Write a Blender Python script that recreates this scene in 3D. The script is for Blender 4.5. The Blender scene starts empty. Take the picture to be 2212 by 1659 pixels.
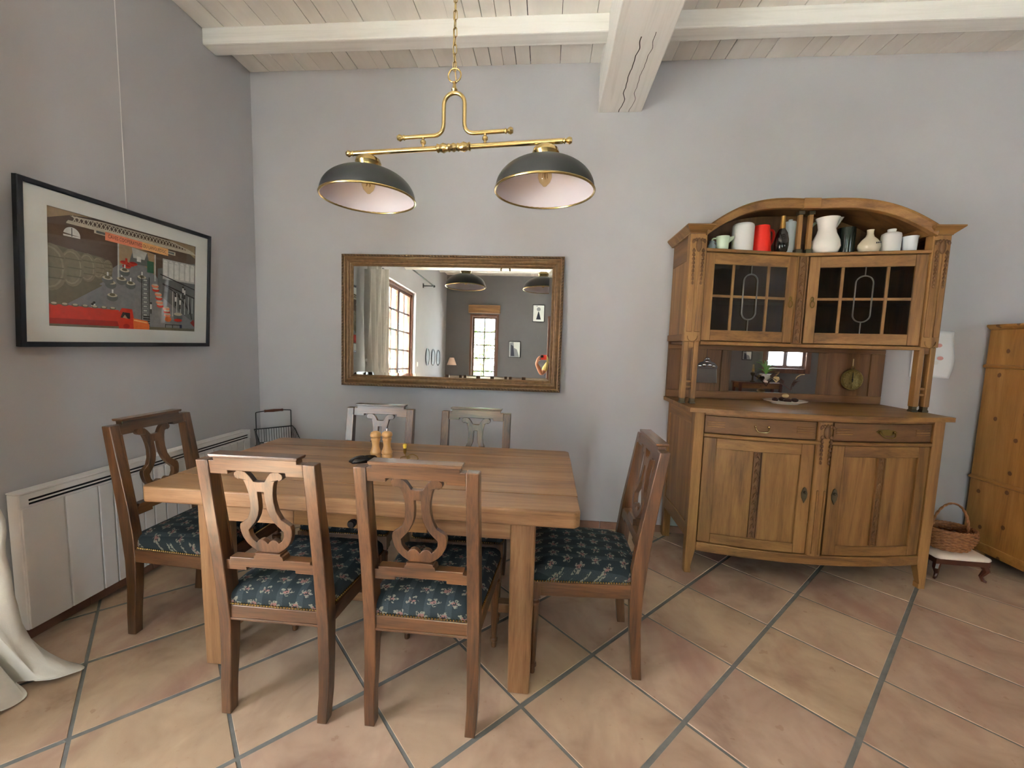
import bpy, math, random
from mathutils import Matrix, Vector
from mathutils.geometry import tessellate_polygon
random.seed(7)
PI = math.pi
SC = bpy.context.scene
COL = SC.collection

# ------------------------------------------------------------------ camera
CAM = Vector((0.052, -1.4308, 1.3418))
_p, _r, _y = .0947, .028, .083
def _rot():
    cy, sy = math.cos(_y), math.sin(_y); Rz = Matrix(((cy, sy, 0), (-sy, cy, 0), (0, 0, 1)))
    A = Matrix(((1, 0, 0), (0, 0, -1), (0, 1, 0)))
    cp, sp = math.cos(_p), math.sin(_p); Rp = Matrix(((1, 0, 0), (0, cp, -sp), (0, sp, cp)))
    cr, sr = math.cos(_r), math.sin(_r); Rr = Matrix(((cr, -sr, 0), (sr, cr, 0), (0, 0, 1)))
    return Rr @ Rp @ A @ Rz
RC = _rot()
cam = bpy.data.cameras.new('camera'); camo = bpy.data.objects.new('camera', cam); COL.objects.link(camo)
m = Matrix((RC[0], -RC[1], -RC[2])).transposed().to_4x4(); m.translation = CAM
camo.matrix_world = m
cam.sensor_fit = 'HORIZONTAL'; cam.sensor_width = 36; cam.lens = 896.2 / 2212 * 36; cam.clip_start = .004
SC.camera = camo

# ------------------------------------------------------------------ world, light, exposure
XL, XR, YB_, YR, ZC = -2.167, 6.6, 1.596, -5.10, 3.25      # room: left, right, back, rear, ceiling
W = bpy.data.worlds.new('world'); SC.world = W; W.use_nodes = True
bg = W.node_tree.nodes['Background']; bg.inputs[0].default_value = (.80, .90, 1.0, 1); bg.inputs[1].default_value = 8.0
sun = bpy.data.lights.new('sun', 'SUN'); sun.energy = 70; sun.angle = .02; sun.color = (1, .95, .88)
suno = bpy.data.objects.new('sun', sun); COL.objects.link(suno)
suno.rotation_euler = Vector((.34, -.16, -.93)).to_track_quat('-Z', 'Y').to_euler()   # high, from the left: a patch on the floor just inside the French window
WIN = {1: dict(y0=-2.66, y1=-.70, z0=.04, z1=2.40), 2: dict(x0=-1.60, x1=-.93, z0=.04, z1=2.36), 3: dict(x0=4.85, x1=5.75, z0=.93, z1=2.30), 4: dict(x0=.50, x1=1.18, z0=.04, z1=2.36)}  # last opening is an invented door, out of view, for extra daylight
def portal(name, loc, direction, w, h):
    l = bpy.data.lights.new(name, 'AREA'); l.shape = 'RECTANGLE'; l.size = w; l.size_y = h; l.cycles.is_portal = True
    o = bpy.data.objects.new(name, l); COL.objects.link(o); o.location = loc
    o.rotation_euler = Vector(direction).to_track_quat('-Z', 'Y').to_euler()
portal('daylight_portal', (XL - .30, -1.68, 1.22), (1, 0, 0), 1.96, 2.36)
portal('daylight_portal', (-1.265, YR - .30, 1.20), (0, 1, 0), .67, 2.32)
portal('daylight_portal', (.84, YR - .30, 1.20), (0, 1, 0), .68, 2.32)  # portal at the added rear door
portal('daylight_portal', (5.3, YR - .30, 1.62), (0, 1, 0), .9, 1.37)
vs = SC.view_settings; vs.view_transform = 'Standard'; vs.look = 'None'; vs.gamma = 1; vs.use_curve_mapping = False
vs.exposure = 1.9
SC.cycles.use_denoising = True; SC.cycles.max_bounces = 10; SC.cycles.diffuse_bounces = 6; SC.cycles.transparent_max_bounces = 12
SC.cycles.sample_clamp_indirect = 8; SC.cycles.caustics_reflective = False; SC.cycles.caustics_refractive = False

# ------------------------------------------------------------------ materials
def S(r, g, b):
    f = lambda c: c / 12.92 if c <= .04045 else ((c + .055) / 1.055) ** 2.4
    return (f(r / 255), f(g / 255), f(b / 255), 1)
class NT:
    """tiny node builder"""
    def __init__(s, name):
        s.m = bpy.data.materials.new(name); s.m.use_nodes = True; s.t = s.m.node_tree
        s.b = s.t.nodes['Principled BSDF']; s.out = s.t.nodes['Material Output']
    def n(s, ty, **kw):
        x = s.t.nodes.new(ty)
        for k, v in kw.items(): setattr(x, k, v)
        return x
    def put(s, sock, v):
        if isinstance(v, bpy.types.NodeSocket): s.t.links.new(v, sock)
        elif v is not None: sock.default_value = v
    def M(s, op, a, b=None, c=None, clamp=False):
        x = s.n('ShaderNodeMath', operation=op, use_clamp=clamp)
        for i, v in enumerate((a, b, c)): s.put(x.inputs[i], v)
        return x.outputs[0]
    def coord(s, scale=(1, 1, 1), kind='Object', rnd=0.0, rot=(0, 0, 0)):
        tc = s.n('ShaderNodeTexCoord'); v = tc.outputs[kind]
        if rnd:
            oi = s.n('ShaderNodeObjectInfo'); va = s.n('ShaderNodeVectorMath', operation='MULTIPLY_ADD')
            s.put(va.inputs[0], oi.outputs['Random']); va.inputs[1].default_value = (rnd, rnd * 1.7, rnd * .6); s.put(va.inputs[2], v); v = va.outputs[0]
        mp = s.n('ShaderNodeMapping'); s.put(mp.inputs[0], v); mp.inputs['Scale'].default_value = scale; mp.inputs['Rotation'].default_value = rot
        return mp.outputs[0]
    def noise(s, vec, scale, detail=4, rough=.55, dist=0):
        x = s.n('ShaderNodeTexNoise'); s.put(x.inputs['Vector'], vec)
        for k, v in (('Scale', scale), ('Detail', detail), ('Roughness', rough), ('Distortion', dist)): s.put(x.inputs[k], v)
        return x.outputs['Fac']
    def ramp(s, fac, stops):
        x = s.n('ShaderNodeValToRGB'); s.put(x.inputs[0], fac); e = x.color_ramp.elements
        while len(e) < len(stops): e.new(.5)
        for el, (p, c) in zip(e, stops): el.position = p; el.color = c
        return x.outputs[0]
    def mix(s, fac, a, b, mode='MIX'):
        x = s.n('ShaderNodeMix', data_type='RGBA', blend_type=mode); s.put(x.inputs[0], fac); s.put(x.inputs[6], a); s.put(x.inputs[7], b)
        return x.outputs[2]
    def bump(s, h, strength=.2, dist=.002):
        x = s.n('ShaderNodeBump'); s.put(x.inputs['Height'], h); x.inputs['Strength'].default_value = strength; x.inputs['Distance'].default_value = dist
        s.put(s.b.inputs['Normal'], x.outputs[0])
    def set(s, col=None, rough=None, metal=None, spec=None, coat=None):
        b = s.b.inputs
        for k, v in (('Base Color', col), ('Roughness', rough), ('Metallic', metal), ('Specular IOR Level', spec), ('Coat Weight', coat)):
            if v is not None: s.put(b[k], v)
        return s.m
MAT = {}
def plain(name, col, rough=.5, metal=0, spec=.5, bump=0, bscale=60, var=.0, vscale=6):
    n = NT(name); c = col
    if var:
        f = n.noise(n.coord(), vscale, 5, .6)
        c = n.ramp(f, [(.3, tuple(x * (1 - var) for x in col[:3]) + (1,)), (.7, tuple(min(1, x * (1 + var)) for x in col[:3]) + (1,))])
    n.set(c, rough, metal, spec)
    if bump: n.bump(n.noise(n.coord(), bscale, 4), bump)
    MAT[name] = n.m; return n.m
def wood(name, axis, light, mid, dark, rough=.45, scale=1.0, knots=None, rnd=3.0, bump=.15, coat=0, pores=.5):
    n = NT(name)
    st = [11, 11, 11]; st['xyz'.index(axis)] = .9
    v = n.coord(tuple(x * scale for x in st), rnd=rnd)
    big = n.noise(v, 1.1, 4, .6, .8)
    st2 = [90, 90, 90]; st2['xyz'.index(axis)] = 5
    v2 = n.coord(tuple(x * scale for x in st2), rnd=rnd)
    fine = n.noise(v2, 1.6, 3, .6)
    f = n.M('ADD', n.M('MULTIPLY', big, .75), n.M('MULTIPLY', fine, .32))
    c = n.ramp(f, [(.34, dark), (.50, mid), (.68, light)])
    pm = n.M('GREATER_THAN', fine, .60)
    c = n.mix(n.M('MULTIPLY', pm, pores * .45), c, dark)
    if knots:
        sp = n.n('ShaderNodeSeparateXYZ'); n.put(sp.inputs[0], n.coord()); cb = n.n('ShaderNodeCombineXYZ')
        n.put(cb.inputs[0], n.M('ADD', sp.outputs[0], sp.outputs[1])); n.put(cb.inputs[1], n.M('MULTIPLY', sp.outputs[2], .8))
        vo = n.n('ShaderNodeTexVoronoi', feature='F1', voronoi_dimensions='2D'); n.put(vo.inputs['Vector'], cb.outputs[0]); vo.inputs['Scale'].default_value = knots
        d = n.M('ADD', vo.outputs['Distance'], n.M('MULTIPLY', n.noise(n.coord(), 40, 2), .05))
        sc_ = n.n('ShaderNodeSeparateColor'); n.put(sc_.inputs[0], vo.outputs['Color'])
        k = n.M('MULTIPLY', n.M('LESS_THAN', d, .105), n.M('GREATER_THAN', sc_.outputs[0], .35))
        c = n.mix(n.M('MULTIPLY', k, .75), c, S(70, 38, 16))
    r = n.M('ADD', n.M('MULTIPLY', fine, .25), rough - .12)
    n.set(c, r, coat=coat); n.b.inputs['Coat Roughness'].default_value = .22
    if bump: n.bump(fine, bump, .001)
    MAT[name] = n.m; return n.m
for ax in 'xyz':
    wood('oak_' + ax, ax, S(154, 114, 64), S(126, 89, 46), S(82, 54, 26), .5)
    wood('table_' + ax, ax, S(160, 124, 88), S(134, 98, 65), S(90, 62, 40), .40, coat=.08)
    wood('walnut_' + ax, ax, S(114, 76, 44), S(80, 51, 28), S(38, 24, 13), .34, scale=1.2, coat=.8, pores=.4)
    wood('pine_' + ax, ax, S(168, 124, 62), S(148, 104, 46), S(116, 78, 34), .5, knots=7.0)
    wood('oakdark_' + ax, ax, S(124, 88, 51), S(101, 69, 38), S(68, 43, 21), .55)
    wood('frame_' + ax, ax, S(120, 76, 48), S(96, 58, 36), S(64, 38, 24), .5)
def mk_wall():
    n = NT('wall_paint'); v = n.coord()
    c = n.ramp(n.noise(v, 1.3, 4, .6), [(.3, S(180, 180, 184)), (.7, S(188, 188, 192))])
    n.set(c, .85, spec=.25); n.bump(n.noise(v, 160, 3), .12, .001); MAT['wall'] = n.m
    n = NT('ceiling_paint'); v = n.coord((3, .5, 3), rnd=5)
    c = n.ramp(n.noise(v, 3, 5, .65), [(.2, S(228, 226, 220)), (.6, S(238, 236, 231)), (.9, S(242, 241, 237))])
    n.set(c, .7, spec=.3); n.bump(n.noise(n.coord((60, 4, 60), rnd=5), 1, 4), .25, .002); MAT['ceil'] = n.m
    for ax in 'xy':
        n = NT('beam_paint_' + ax); sc = [26, 26, 26]; sc['xyz'.index(ax)] = 1.2
        f = n.noise(n.coord(tuple(sc)), 1.2, 5, .65, .5)
        c = n.ramp(f, [(.25, S(226, 225, 220)), (.5, S(240, 239, 235)), (.8, S(243, 242, 239))])
        if ax == 'y':   # splits in the heavy timber
            g = n.coord((1, 1, 1)); sp = n.n('ShaderNodeSeparateXYZ'); n.put(sp.inputs[0], g)
            wob = n.M('MULTIPLY', n.M('SUBTRACT', n.noise(n.coord((.1, 2.2, .1)), 1, 3), .5), .13)
            for cx, w in ((-.005, .0028), (.062, .0016)):
                d = n.M('ABSOLUTE', n.M('SUBTRACT', n.M('ADD', sp.outputs[0], wob), cx))
                c = n.mix(n.M('MULTIPLY', n.M('LESS_THAN', d, w), n.M('GREATER_THAN', n.noise(n.coord((.1, 1.6, .1)), 1 + cx, 2), .47)), c, S(62, 58, 52))
        n.set(c, .65, spec=.3); n.bump(f, .35, .004); MAT['beam_' + ax] = n.m
mk_wall()
plain('wall_dark', S(112, 111, 112), .85, spec=.25, bump=.12, bscale=160, var=.03)
def mk_tile():
    n = NT('terracotta'); oi = n.n('ShaderNodeObjectInfo'); rn = oi.outputs['Random']
    v = n.coord(rnd=9); big = n.noise(v, 3.2, 4, .6, .6); fine = n.noise(v, 45, 5, .7)
    base = n.ramp(big, [(.26, S(146, 124, 110)), (.44, S(176, 158, 142)), (.60, S(190, 173, 156)), (.82, S(202, 188, 170))])
    tint = n.ramp(rn, [(0, S(226, 200, 182)), (.3, S(246, 228, 196)), (.55, S(236, 214, 200)), (.8, S(246, 230, 190)), (1, S(222, 196, 182))])
    c = n.mix(.55, base, tint, 'MULTIPLY')
    mr_ = n.n('ShaderNodeMapRange'); n.put(mr_.inputs['Value'], n.noise(n.coord((2.4, .9, 1), rnd=21), 2.1, 4, .55)); mr_.inputs['From Min'].default_value = .52; mr_.inputs['From Max'].default_value = .72; st = mr_.outputs[0]
    c = n.mix(n.M('MULTIPLY', st, .55), c, S(146, 104, 94))
    c = n.mix(n.M('MULTIPLY', n.M('GREATER_THAN', n.noise(v, 15, 3), .70), .35), c, S(136, 102, 80))
    pit = n.M('GREATER_THAN', fine, .66); c = n.mix(n.M('MULTIPLY', pit, .25), c, S(150, 112, 84))
    r = n.M('ADD', n.M('MULTIPLY', fine, .25), .40)
    n.set(c, r, spec=.4); n.bump(n.M('ADD', n.M('MULTIPLY', fine, .4), big), .3, .004); MAT['tile'] = n.m
    plain('grout', S(112, 113, 110), .95, bump=.3, bscale=90, var=.15, vscale=20)
mk_tile()
def mk_fabric():
    n = NT('floral_fabric'); v = n.coord(rnd=0)
    sp = n.n('ShaderNodeSeparateXYZ'); n.put(sp.inputs[0], v)
    ns = n.M('MULTIPLY', n.M('SUBTRACT', n.noise(v, 55, 2), .5), .30)
    px = n.M('ADD', n.M('MULTIPLY', sp.outputs[0], 13.5), ns); py = n.M('ADD', n.M('MULTIPLY', sp.outputs[1], 17), n.M('MULTIPLY', sp.outputs[2], 17))
    py = n.M('ADD', py, ns)
    row = n.M('FLOOR', py); off = n.M('MULTIPLY', n.M('MODULO', n.M('ABSOLUTE', row), 2.0), .5)
    cx = n.M('SUBTRACT', n.M('FRACT', n.M('ADD', n.M('ADD', px, off), 20)), .5)
    cy = n.M('SUBTRACT', n.M('FRACT', n.M('ADD', py, 20)), .5)
    r = n.M('SQRT', n.M('ADD', n.M('MULTIPLY', cx, cx), n.M('MULTIPLY', cy, cy))); th = n.M('ARCTAN2', cy, cx)
    pet = n.M('MULTIPLY', n.M('ADD', .35, n.M('MULTIPLY', n.M('ABSOLUTE', n.M('COSINE', n.M('MULTIPLY', th, 2.5))), .65)), .36)
    fl = n.M('LESS_THAN', r, pet); core = n.M('LESS_THAN', r, .15)
    stripe = n.M('GREATER_THAN', n.M('SINE', n.M('MULTIPLY', sp.outputs[0], 13.5 * 2 * PI)), .55)
    weave = n.noise(v, 260, 2)
    base = n.mix(n.M('MULTIPLY', stripe, n.M('MULTIPLY', weave, .9)), S(38, 48, 53), S(60, 73, 79))
    fc = n.mix(core, S(124, 124, 114), S(136, 100, 94))
    fl2 = n.M('MULTIPLY', fl, n.M('GREATER_THAN', n.noise(v, 120, 2), .46))
    n.set(n.mix(n.M('MULTIPLY', fl2, .85), base, fc), .85, spec=.2); n.bump(weave, .3, .001); MAT['fabric'] = n.m
mk_fabric()
def mk_glass(name, tint, refl=.5, ior=1.5, rough=.0):
    n = NT(name); t = n.n('ShaderNodeBsdfTransparent'); t.inputs[0].default_value = tint
    g = n.n('ShaderNodeBsdfGlossy'); g.inputs['Roughness'].default_value = rough
    ge = n.n('ShaderNodeNewGeometry'); dt = n.n('ShaderNodeVectorMath', operation='DOT_PRODUCT'); n.put(dt.inputs[0], ge.outputs['Normal']); n.put(dt.inputs[1], ge.outputs['Incoming'])
    cs_ = n.M('ABSOLUTE', dt.outputs['Value']); f0 = ((ior - 1) / (ior + 1)) ** 2
    fr_ = n.M('ADD', f0, n.M('MULTIPLY', n.M('POWER', n.M('SUBTRACT', 1.0, cs_, clamp=True), 5.0), 1 - f0))
    mx = n.n('ShaderNodeMixShader'); n.put(mx.inputs[0], n.M('MULTIPLY', fr_, refl * 2, clamp=True)); n.put(mx.inputs[1], t.outputs[0]); n.put(mx.inputs[2], g.outputs[0])
    n.t.links.new(mx.outputs[0], n.out.inputs[0]); MAT[name] = n.m
mk_glass('pane_glass', (.97, .98, .97, 1)); mk_glass('cabinet_glass', (.55, .52, .47, 1), .7); mk_glass('picture_glass', (.98, .98, .98, 1), .45, 1.45); mk_glass('bulb_glass', (.95, .86, .62, 1), .6)
plain('mirror', (.86, .87, .86, 1), .015, 1)
def mk_mirror():
    n = NT('aged_mirror'); v = n.coord()
    f = n.noise(v, 9, 6, .75); g = n.noise(n.coord((1, 1, 2)), 3.0, 2)
    sm = n.M('MULTIPLY', n.M('GREATER_THAN', f, .66), n.M('GREATER_THAN', g, .50))
    n.set((.84, .86, .84, 1), n.M('ADD', .012, n.M('MULTIPLY', sm, .16)), 1); MAT['aged_mirror'] = n.m
mk_mirror()
plain('brass', S(190, 168, 116), .24, 1, bump=0); plain('old_brass', S(122, 100, 54), .45, 1); plain('pewter', S(92, 84, 66), .5, .8)
plain('shade_green', S(28, 32, 34), .42); plain('shade_white', S(222, 218, 226), .55); plain('black_wire', S(22, 22, 24), .5); plain('black_gloss', S(10, 10, 12), .08)
plain('frame_black', S(18, 20, 28), .3); plain('mat_white', S(236, 240, 236), .8); plain('rad_white', S(226, 226, 226), .45, var=.02); plain('slot_dark', S(14, 14, 18), .6)
plain('curtain', S(226, 224, 216), .9, spec=.1, bump=.25, bscale=300, var=.05, vscale=14); plain('gilt', S(120, 92, 62), .45, .25, var=.25, vscale=40)
plain('gilt_dark', S(96, 74, 52), .55, .2, var=.3, vscale=60)
plain('mill_wood', S(186, 144, 94), .30, var=.08, vscale=30); plain('chrome', S(220, 220, 222), .1, 1); plain('iron', S(36, 34, 34), .45, .5)
plain('cer_white', S(238, 236, 230), .12); plain('cer_matte', S(216, 216, 216), .55); plain('cer_blue', S(206, 216, 222), .3); plain('cer_cream', S(216, 208, 184), .12)
plain('cer_mint', S(196, 214, 190), .25); plain('cer_red', S(222, 40, 26), .3); plain('cer_dark', S(28, 38, 32), .15); plain('cer_grey', S(112, 122, 132), .4)
plain('bottle_dark', S(26, 24, 20), .08); plain('gold_foil', S(150, 116, 58), .4, .7); plain('ink', S(40, 46, 64), .6)
plain('paper', S(226, 228, 232), .85); plain('pink_print', S(206, 150, 146), .7); plain('wicker', S(142, 94, 54), .6, bump=.4, bscale=120, var=.3, vscale=50)
plain('cream_cloth', S(222, 208, 192), .9, bump=.3, bscale=200); plain('mahogany', S(74, 36, 22), .35, var=.2, vscale=12)
plain('candle', S(226, 198, 70), .5); plain('pod', S(60, 36, 28), .6, var=.3, vscale=40); plain('pod_pale', S(176, 150, 110), .7)
plain('skin', S(206, 150, 124), .5, var=.05, vscale=20); plain('phone_red', S(238, 66, 46), .3); plain('shirt', S(206, 190, 120), .85); plain('denim', S(52, 62, 86), .9); plain('hair', S(70, 48, 34), .6)
plain('leaf', S(96, 150, 60), .6, var=.35, vscale=3); plain('stem', S(92, 70, 48), .8); plain('pink_wall', S(222, 190, 178), .9); plain('terrace', S(206, 206, 204), .9, var=.06)
plain('shutter', S(96, 160, 150), .6); plain('grey_print', S(150, 156, 160), .7); plain('sconce_shade', S(226, 196, 176), .6); plain('skirting', S(132, 98, 80), .6, var=.2, vscale=9)
plain('dial_brass', S(138, 122, 72), .38, .75, var=.3, vscale=70); plain('lead', S(92, 86, 76), .3); plain('clay_white', S(228, 226, 220), .3)

# ------------------------------------------------------------------ mesh helpers
class MB:
    def __init__(s): s.v = []; s.f = []; s.mi = []; s.k = 0
    def add(s, vs, fs, mi=None):
        b = len(s.v); s.v += [tuple(p) for p in vs]; s.f += [tuple(i + b for i in f) for f in fs]; s.mi += [s.k if mi is None else mi] * len(fs); return s
    def box(s, x0, x1, y0, y1, z0, z1):
        v = [(x, y, z) for z in (z0, z1) for y in (y0, y1) for x in (x0, x1)]
        return s.add(v, [(0, 2, 3, 1), (4, 5, 7, 6), (0, 1, 5, 4), (2, 6, 7, 3), (0, 4, 6, 2), (1, 3, 7, 5)])
    def loft(s, rings, cap=True, closed=True):
        n = len(rings[0]); v = [p for r in rings for p in r]; f = []
        for i in range(len(rings) - 1):
            for j in range(n if closed else n - 1):
                k = (j + 1) % n; f.append((i * n + j, i * n + k, (i + 1) * n + k, (i + 1) * n + j))
        if cap: f.append(tuple(reversed(range(n)))); f.append(tuple((len(rings) - 1) * n + j for j in range(n)))
        return s.add(v, f)
    def lathe(s, prof, c=(0, 0, 0), seg=24, sx=1, sy=1, flute=None):
        rings = []
        for r, z in prof:
            ring = []
            for j in range(seg):
                a = 2 * PI * j / seg; rr = max(r, 1e-4)
                if flute and flute[0] < z < flute[1]: rr *= 1 - .10 * (j % 2)
                ring.append((c[0] + rr * sx * math.cos(a), c[1] + rr * sy * math.sin(a), c[2] + z))
            rings.append(ring)
        return s.loft(rings)
    def tube(s, pts, r, seg=8, closed=False):
        pts = [Vector(p) for p in pts]; n = len(pts); rings = []; up = None
        for i, p in enumerate(pts):
            a = pts[(i - 1) % n] if (closed or i) else p; b = pts[(i + 1) % n] if (closed or i < n - 1) else p
            t = (b - a).normalized()
            if up is None: up = Vector((0, 0, 1)) if abs(t.z) < .9 else Vector((1, 0, 0))
            u = (up - t * up.dot(t)); u = u.normalized() if u.length > 1e-6 else t.orthogonal().normalized(); up = u; w = t.cross(u)
            rr = r[i] if isinstance(r, (list, tuple)) else r
            rings.append([tuple(p + u * (rr * math.cos(2 * PI * j / seg)) + w * (rr * math.sin(2 * PI * j / seg))) for j in range(seg)])
        if closed: rings.append(rings[0]); return s.loft(rings, cap=False)
        return s.loft(rings)
    def sphere(s, c, r, seg=12, sx=1, sy=1, sz=1):
        n = seg // 2; return s.lathe([(r * math.sin(PI * i / n), -r * sz * math.cos(PI * i / n)) for i in range(n + 1)], c, seg, sx, sy)
    def prism(s, outer, holes=(), d0=0, d1=1, fn=None):
        """outline in (a,b); fn(a,b,d)->xyz"""
        fn = fn or (lambda a, b, d: (a, d, b)); loops = [list(outer)] + [list(h) for h in holes]
        tri = tessellate_polygon([[Vector((a, b, 0)) for a, b in l] for l in loops]); flat = [p for l in loops for p in l]; n = len(flat)
        v = [fn(a, b, d0) for a, b in flat] + [fn(a, b, d1) for a, b in flat]
        f = [tuple(t) for t in tri] + [tuple(i + n for i in reversed(t)) for t in tri]; o = 0
        for l in loops:
            L = len(l)
            for i in range(L): j = (i + 1) % L; f.append((o + i, o + j, o + j + n, o + i + n))
            o += L
        return s.add(v, f)
    def bow(s, x0, x1, z0, z1, d0, d1, fn, n=10):
        rings = []
        for i in range(n + 1):
            x = x0 + (x1 - x0) * i / n; y = fn(x); rings.append([(x, y + d0, z0), (x, y + d0, z1), (x, y + d1, z1), (x, y + d1, z0)])
        return s.loft(rings)
    def xf(s, mtx, start=0):
        for i in range(start, len(s.v)): s.v[i] = tuple(mtx @ Vector(s.v[i]))
        return s
    def build(s, name, mat, parent=None, smooth=False, bevel=0, label=None, kind=None, seg=2, loc=None):
        me = bpy.data.meshes.new(name); me.from_pydata(s.v, [], s.f)
        for mm in (mat if isinstance(mat, (list, tuple)) else [mat]): me.materials.append(MAT[mm] if isinstance(mm, str) else mm)
        if any(s.mi):
            for p, i in zip(me.polygons, s.mi): p.material_index = i
        import bmesh
        bm = bmesh.new(); bm.from_mesh(me); bmesh.ops.recalc_face_normals(bm, faces=bm.faces); bm.to_mesh(me); bm.free()
        if smooth:
            for p in me.polygons: p.use_smooth = True
            try: me.set_sharp_from_angle(angle=math.radians(smooth if smooth is not True else 40))
            except Exception: pass
        o = bpy.data.objects.new(name, me); COL.objects.link(o)
        if parent is not None: o.parent = parent
        if loc: o.location = loc
        if bevel:
            b = o.modifiers.new('bevel', 'BEVEL'); b.width = bevel; b.segments = seg; b.limit_method = 'ANGLE'; b.angle_limit = math.radians(35); b.harden_normals = False
        if label: o['label'] = label
        if kind: o['kind'] = kind
        return o
def tag(o, label, cat, group=None):
    o['label'] = label; o['category'] = cat
    if group: o['group'] = group
    return o
def thing(name, label, cat, loc=(0, 0, 0), rz=0, group=None, rx=0):
    o = bpy.data.objects.new(name, None); o.empty_display_size = .05; COL.objects.link(o)
    o.location = loc; o.rotation_euler = (rx, 0, rz); return tag(o, label, cat, group)
def struct(o, label=None):
    o['kind'] = 'structure'
    if label: o['label'] = label
    return o
def dup(root, loc, rz, label):
    r = root.copy(); COL.objects.link(r); r.location = loc; r.rotation_euler = (0, 0, rz); r['label'] = label
    for ch in list(root.children):
        c = ch.copy(); COL.objects.link(c); c.parent = r
        for g in ch.children:
            d = g.copy(); COL.objects.link(d); d.parent = c
    return r
def bez(p0, p1, p2, n=6): return [tuple((1 - t) ** 2 * a + 2 * t * (1 - t) * b + t * t * c for a, b, c in zip(p0, p1, p2)) for t in [i / n for i in range(n + 1)]]
def text_faces(txt, size):
    cu = bpy.data.curves.new('lettering', 'FONT'); cu.body = txt; cu.size = size; cu.align_x = 'CENTER'; cu.align_y = 'CENTER'; cu.resolution_u = 2
    o = bpy.data.objects.new('lettering', cu); COL.objects.link(o); dg = bpy.context.evaluated_depsgraph_get()
    me = bpy.data.meshes.new_from_object(o.evaluated_get(dg)); v = [tuple(p.co) for p in me.vertices]; f = [tuple(p.vertices) for p in me.polygons]
    bpy.data.objects.remove(o); bpy.data.curves.remove(cu); bpy.data.meshes.remove(me); return v, f

# ================================================================== STRUCTURE
# ---- floor: grout bed + one object per tile (laid at 45 degrees)
struct(MB().box(XL - .3, XR + .3, YR - .3, YB_ + .3, -.14, -.0028).build('floor', 'grout'), 'terracotta tiled floor laid diagonally with grey joints')
floor = bpy.data.objects['floor']
TS, TH = .42, .7866
_c, _s = math.cos(TH), math.sin(TH)
def t2w(a, b): return (TS * (a * _c + b * _s), TS * (a * _s - b * _c))
def clip(poly, x0, x1, y0, y1):
    for ax, lim, sg in ((0, x0, 1), (0, x1, -1), (1, y0, 1), (1, y1, -1)):
        out = []
        for i in range(len(poly)):
            p, q = poly[i - 1], poly[i]; dp, dq = (p[ax] - lim) * sg, (q[ax] - lim) * sg
            if (dp < 0) != (dq < 0):
                t = dp / (dp - dq); out.append((p[0] + (q[0] - p[0]) * t, p[1] + (q[1] - p[1]) * t))
            if dq >= 0: out.append(q)
        poly = out
        if len(poly) < 3: return []
    return poly
def tile_mesh(mb, poly, dz=0):
    n = len(poly); cx = sum(p[0] for p in poly) / n; cy = sum(p[1] for p in poly) / n
    ins = [(cx + (x - cx) * .985, cy + (y - cy) * .985) for x, y in poly]
    mb.loft([[(x, y, -.02) for x, y in poly], [(x, y, -.004 + dz) for x, y in poly], [(x, y, dz) for x, y in ins]])
_full = None
rest = MB(); ntile = 0
for a in range(-22, 24):
    for b in range(-24, 24):
        ga, gb = .008 / TS / 2, .015 / TS / 2
        cs = [t2w(a + ga, b + gb), t2w(a + 1 - ga, b + gb), t2w(a + 1 - ga, b + 1 - gb), t2w(a + ga, b + 1 - gb)]
        cl = clip(cs, XL, XR, YR, YB_)
        if not cl: continue
        ar = abs(sum(cl[i - 1][0] * cl[i][1] - cl[i][0] * cl[i - 1][1] for i in range(len(cl)))) / 2
        if ar < .0008: continue
        mx = sum(p[0] for p in cl) / len(cl); my = sum(p[1] for p in cl) / len(cl)
        dz = random.uniform(-.0012, 0)
        if my > -1.5 and mx < 3.6 and abs(mx) < 1.4 * (my + 2.2):
            mb = MB(); tile_mesh(mb, [(x - mx, y - my) for x, y in cl])
            if len(cl) == 4 and abs(ar - TS * TS * (1 - 2 * ga) * (1 - 2 * gb)) < 1e-5:
                if _full is None: _full = mb.build('tile', 'tile', floor, smooth=30)
                o = _full if ntile == 0 else _full.copy()
                if o is not _full or ntile: COL.objects.link(o) if o.name not in COL.objects else None
                o.parent = floor; o.location = (mx, my, dz); o.rotation_euler = (random.uniform(-.002, .002), random.uniform(-.002, .002), random.uniform(-.004, .004)); ntile += 1
            else: mb.build('tile', 'tile', floor, smooth=30, loc=(mx, my, dz))
        else: tile_mesh(rest, cl, dz)
rest.build('tile_field', 'tile', floor, kind='stuff')

# ---- walls (0.3 m thick), openings for the windows
T = .3
w1, w2, w3, w4 = (WIN[i] for i in range(1, 5))
mb = MB(); mb.box(XL - T, XL, YR - T, w1['y0'], 0, ZC + .2); mb.box(XL - T, XL, w1['y1'], YB_ + T, 0, ZC + .2); mb.box(XL - T, XL, w1['y0'], w1['y1'], w1['z1'], ZC + .2); mb.box(XL - T, XL, w1['y0'], w1['y1'], -.1, w1['z0'])
struct(mb.build('wall_left', 'wall'), 'light grey plaster wall with radiator and framed poster')
struct(MB().box(XL, XR, YB_, YB_ + T, 0, ZC + .2).build('wall_back', 'wall'), 'light grey plaster wall behind table, mirror and sideboard')
struct(MB().box(XR, XR + T, YR - T, YB_ + T, 0, ZC + .2).build('wall_right', 'wall'), 'grey plaster wall at the far right of the room')
mb = MB(); xs = [XL]
for w_ in (w2, w4, w3):
    mb.box(xs[-1], w_['x0'], YR - T, YR, 0, ZC + .2); xs.append(w_['x1'])
    mb.box(w_['x0'], w_['x1'], YR - T, YR, w_['z1'], ZC + .2); mb.box(w_['x0'], w_['x1'], YR - T, YR, -.1, w_['z0'])
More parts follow.
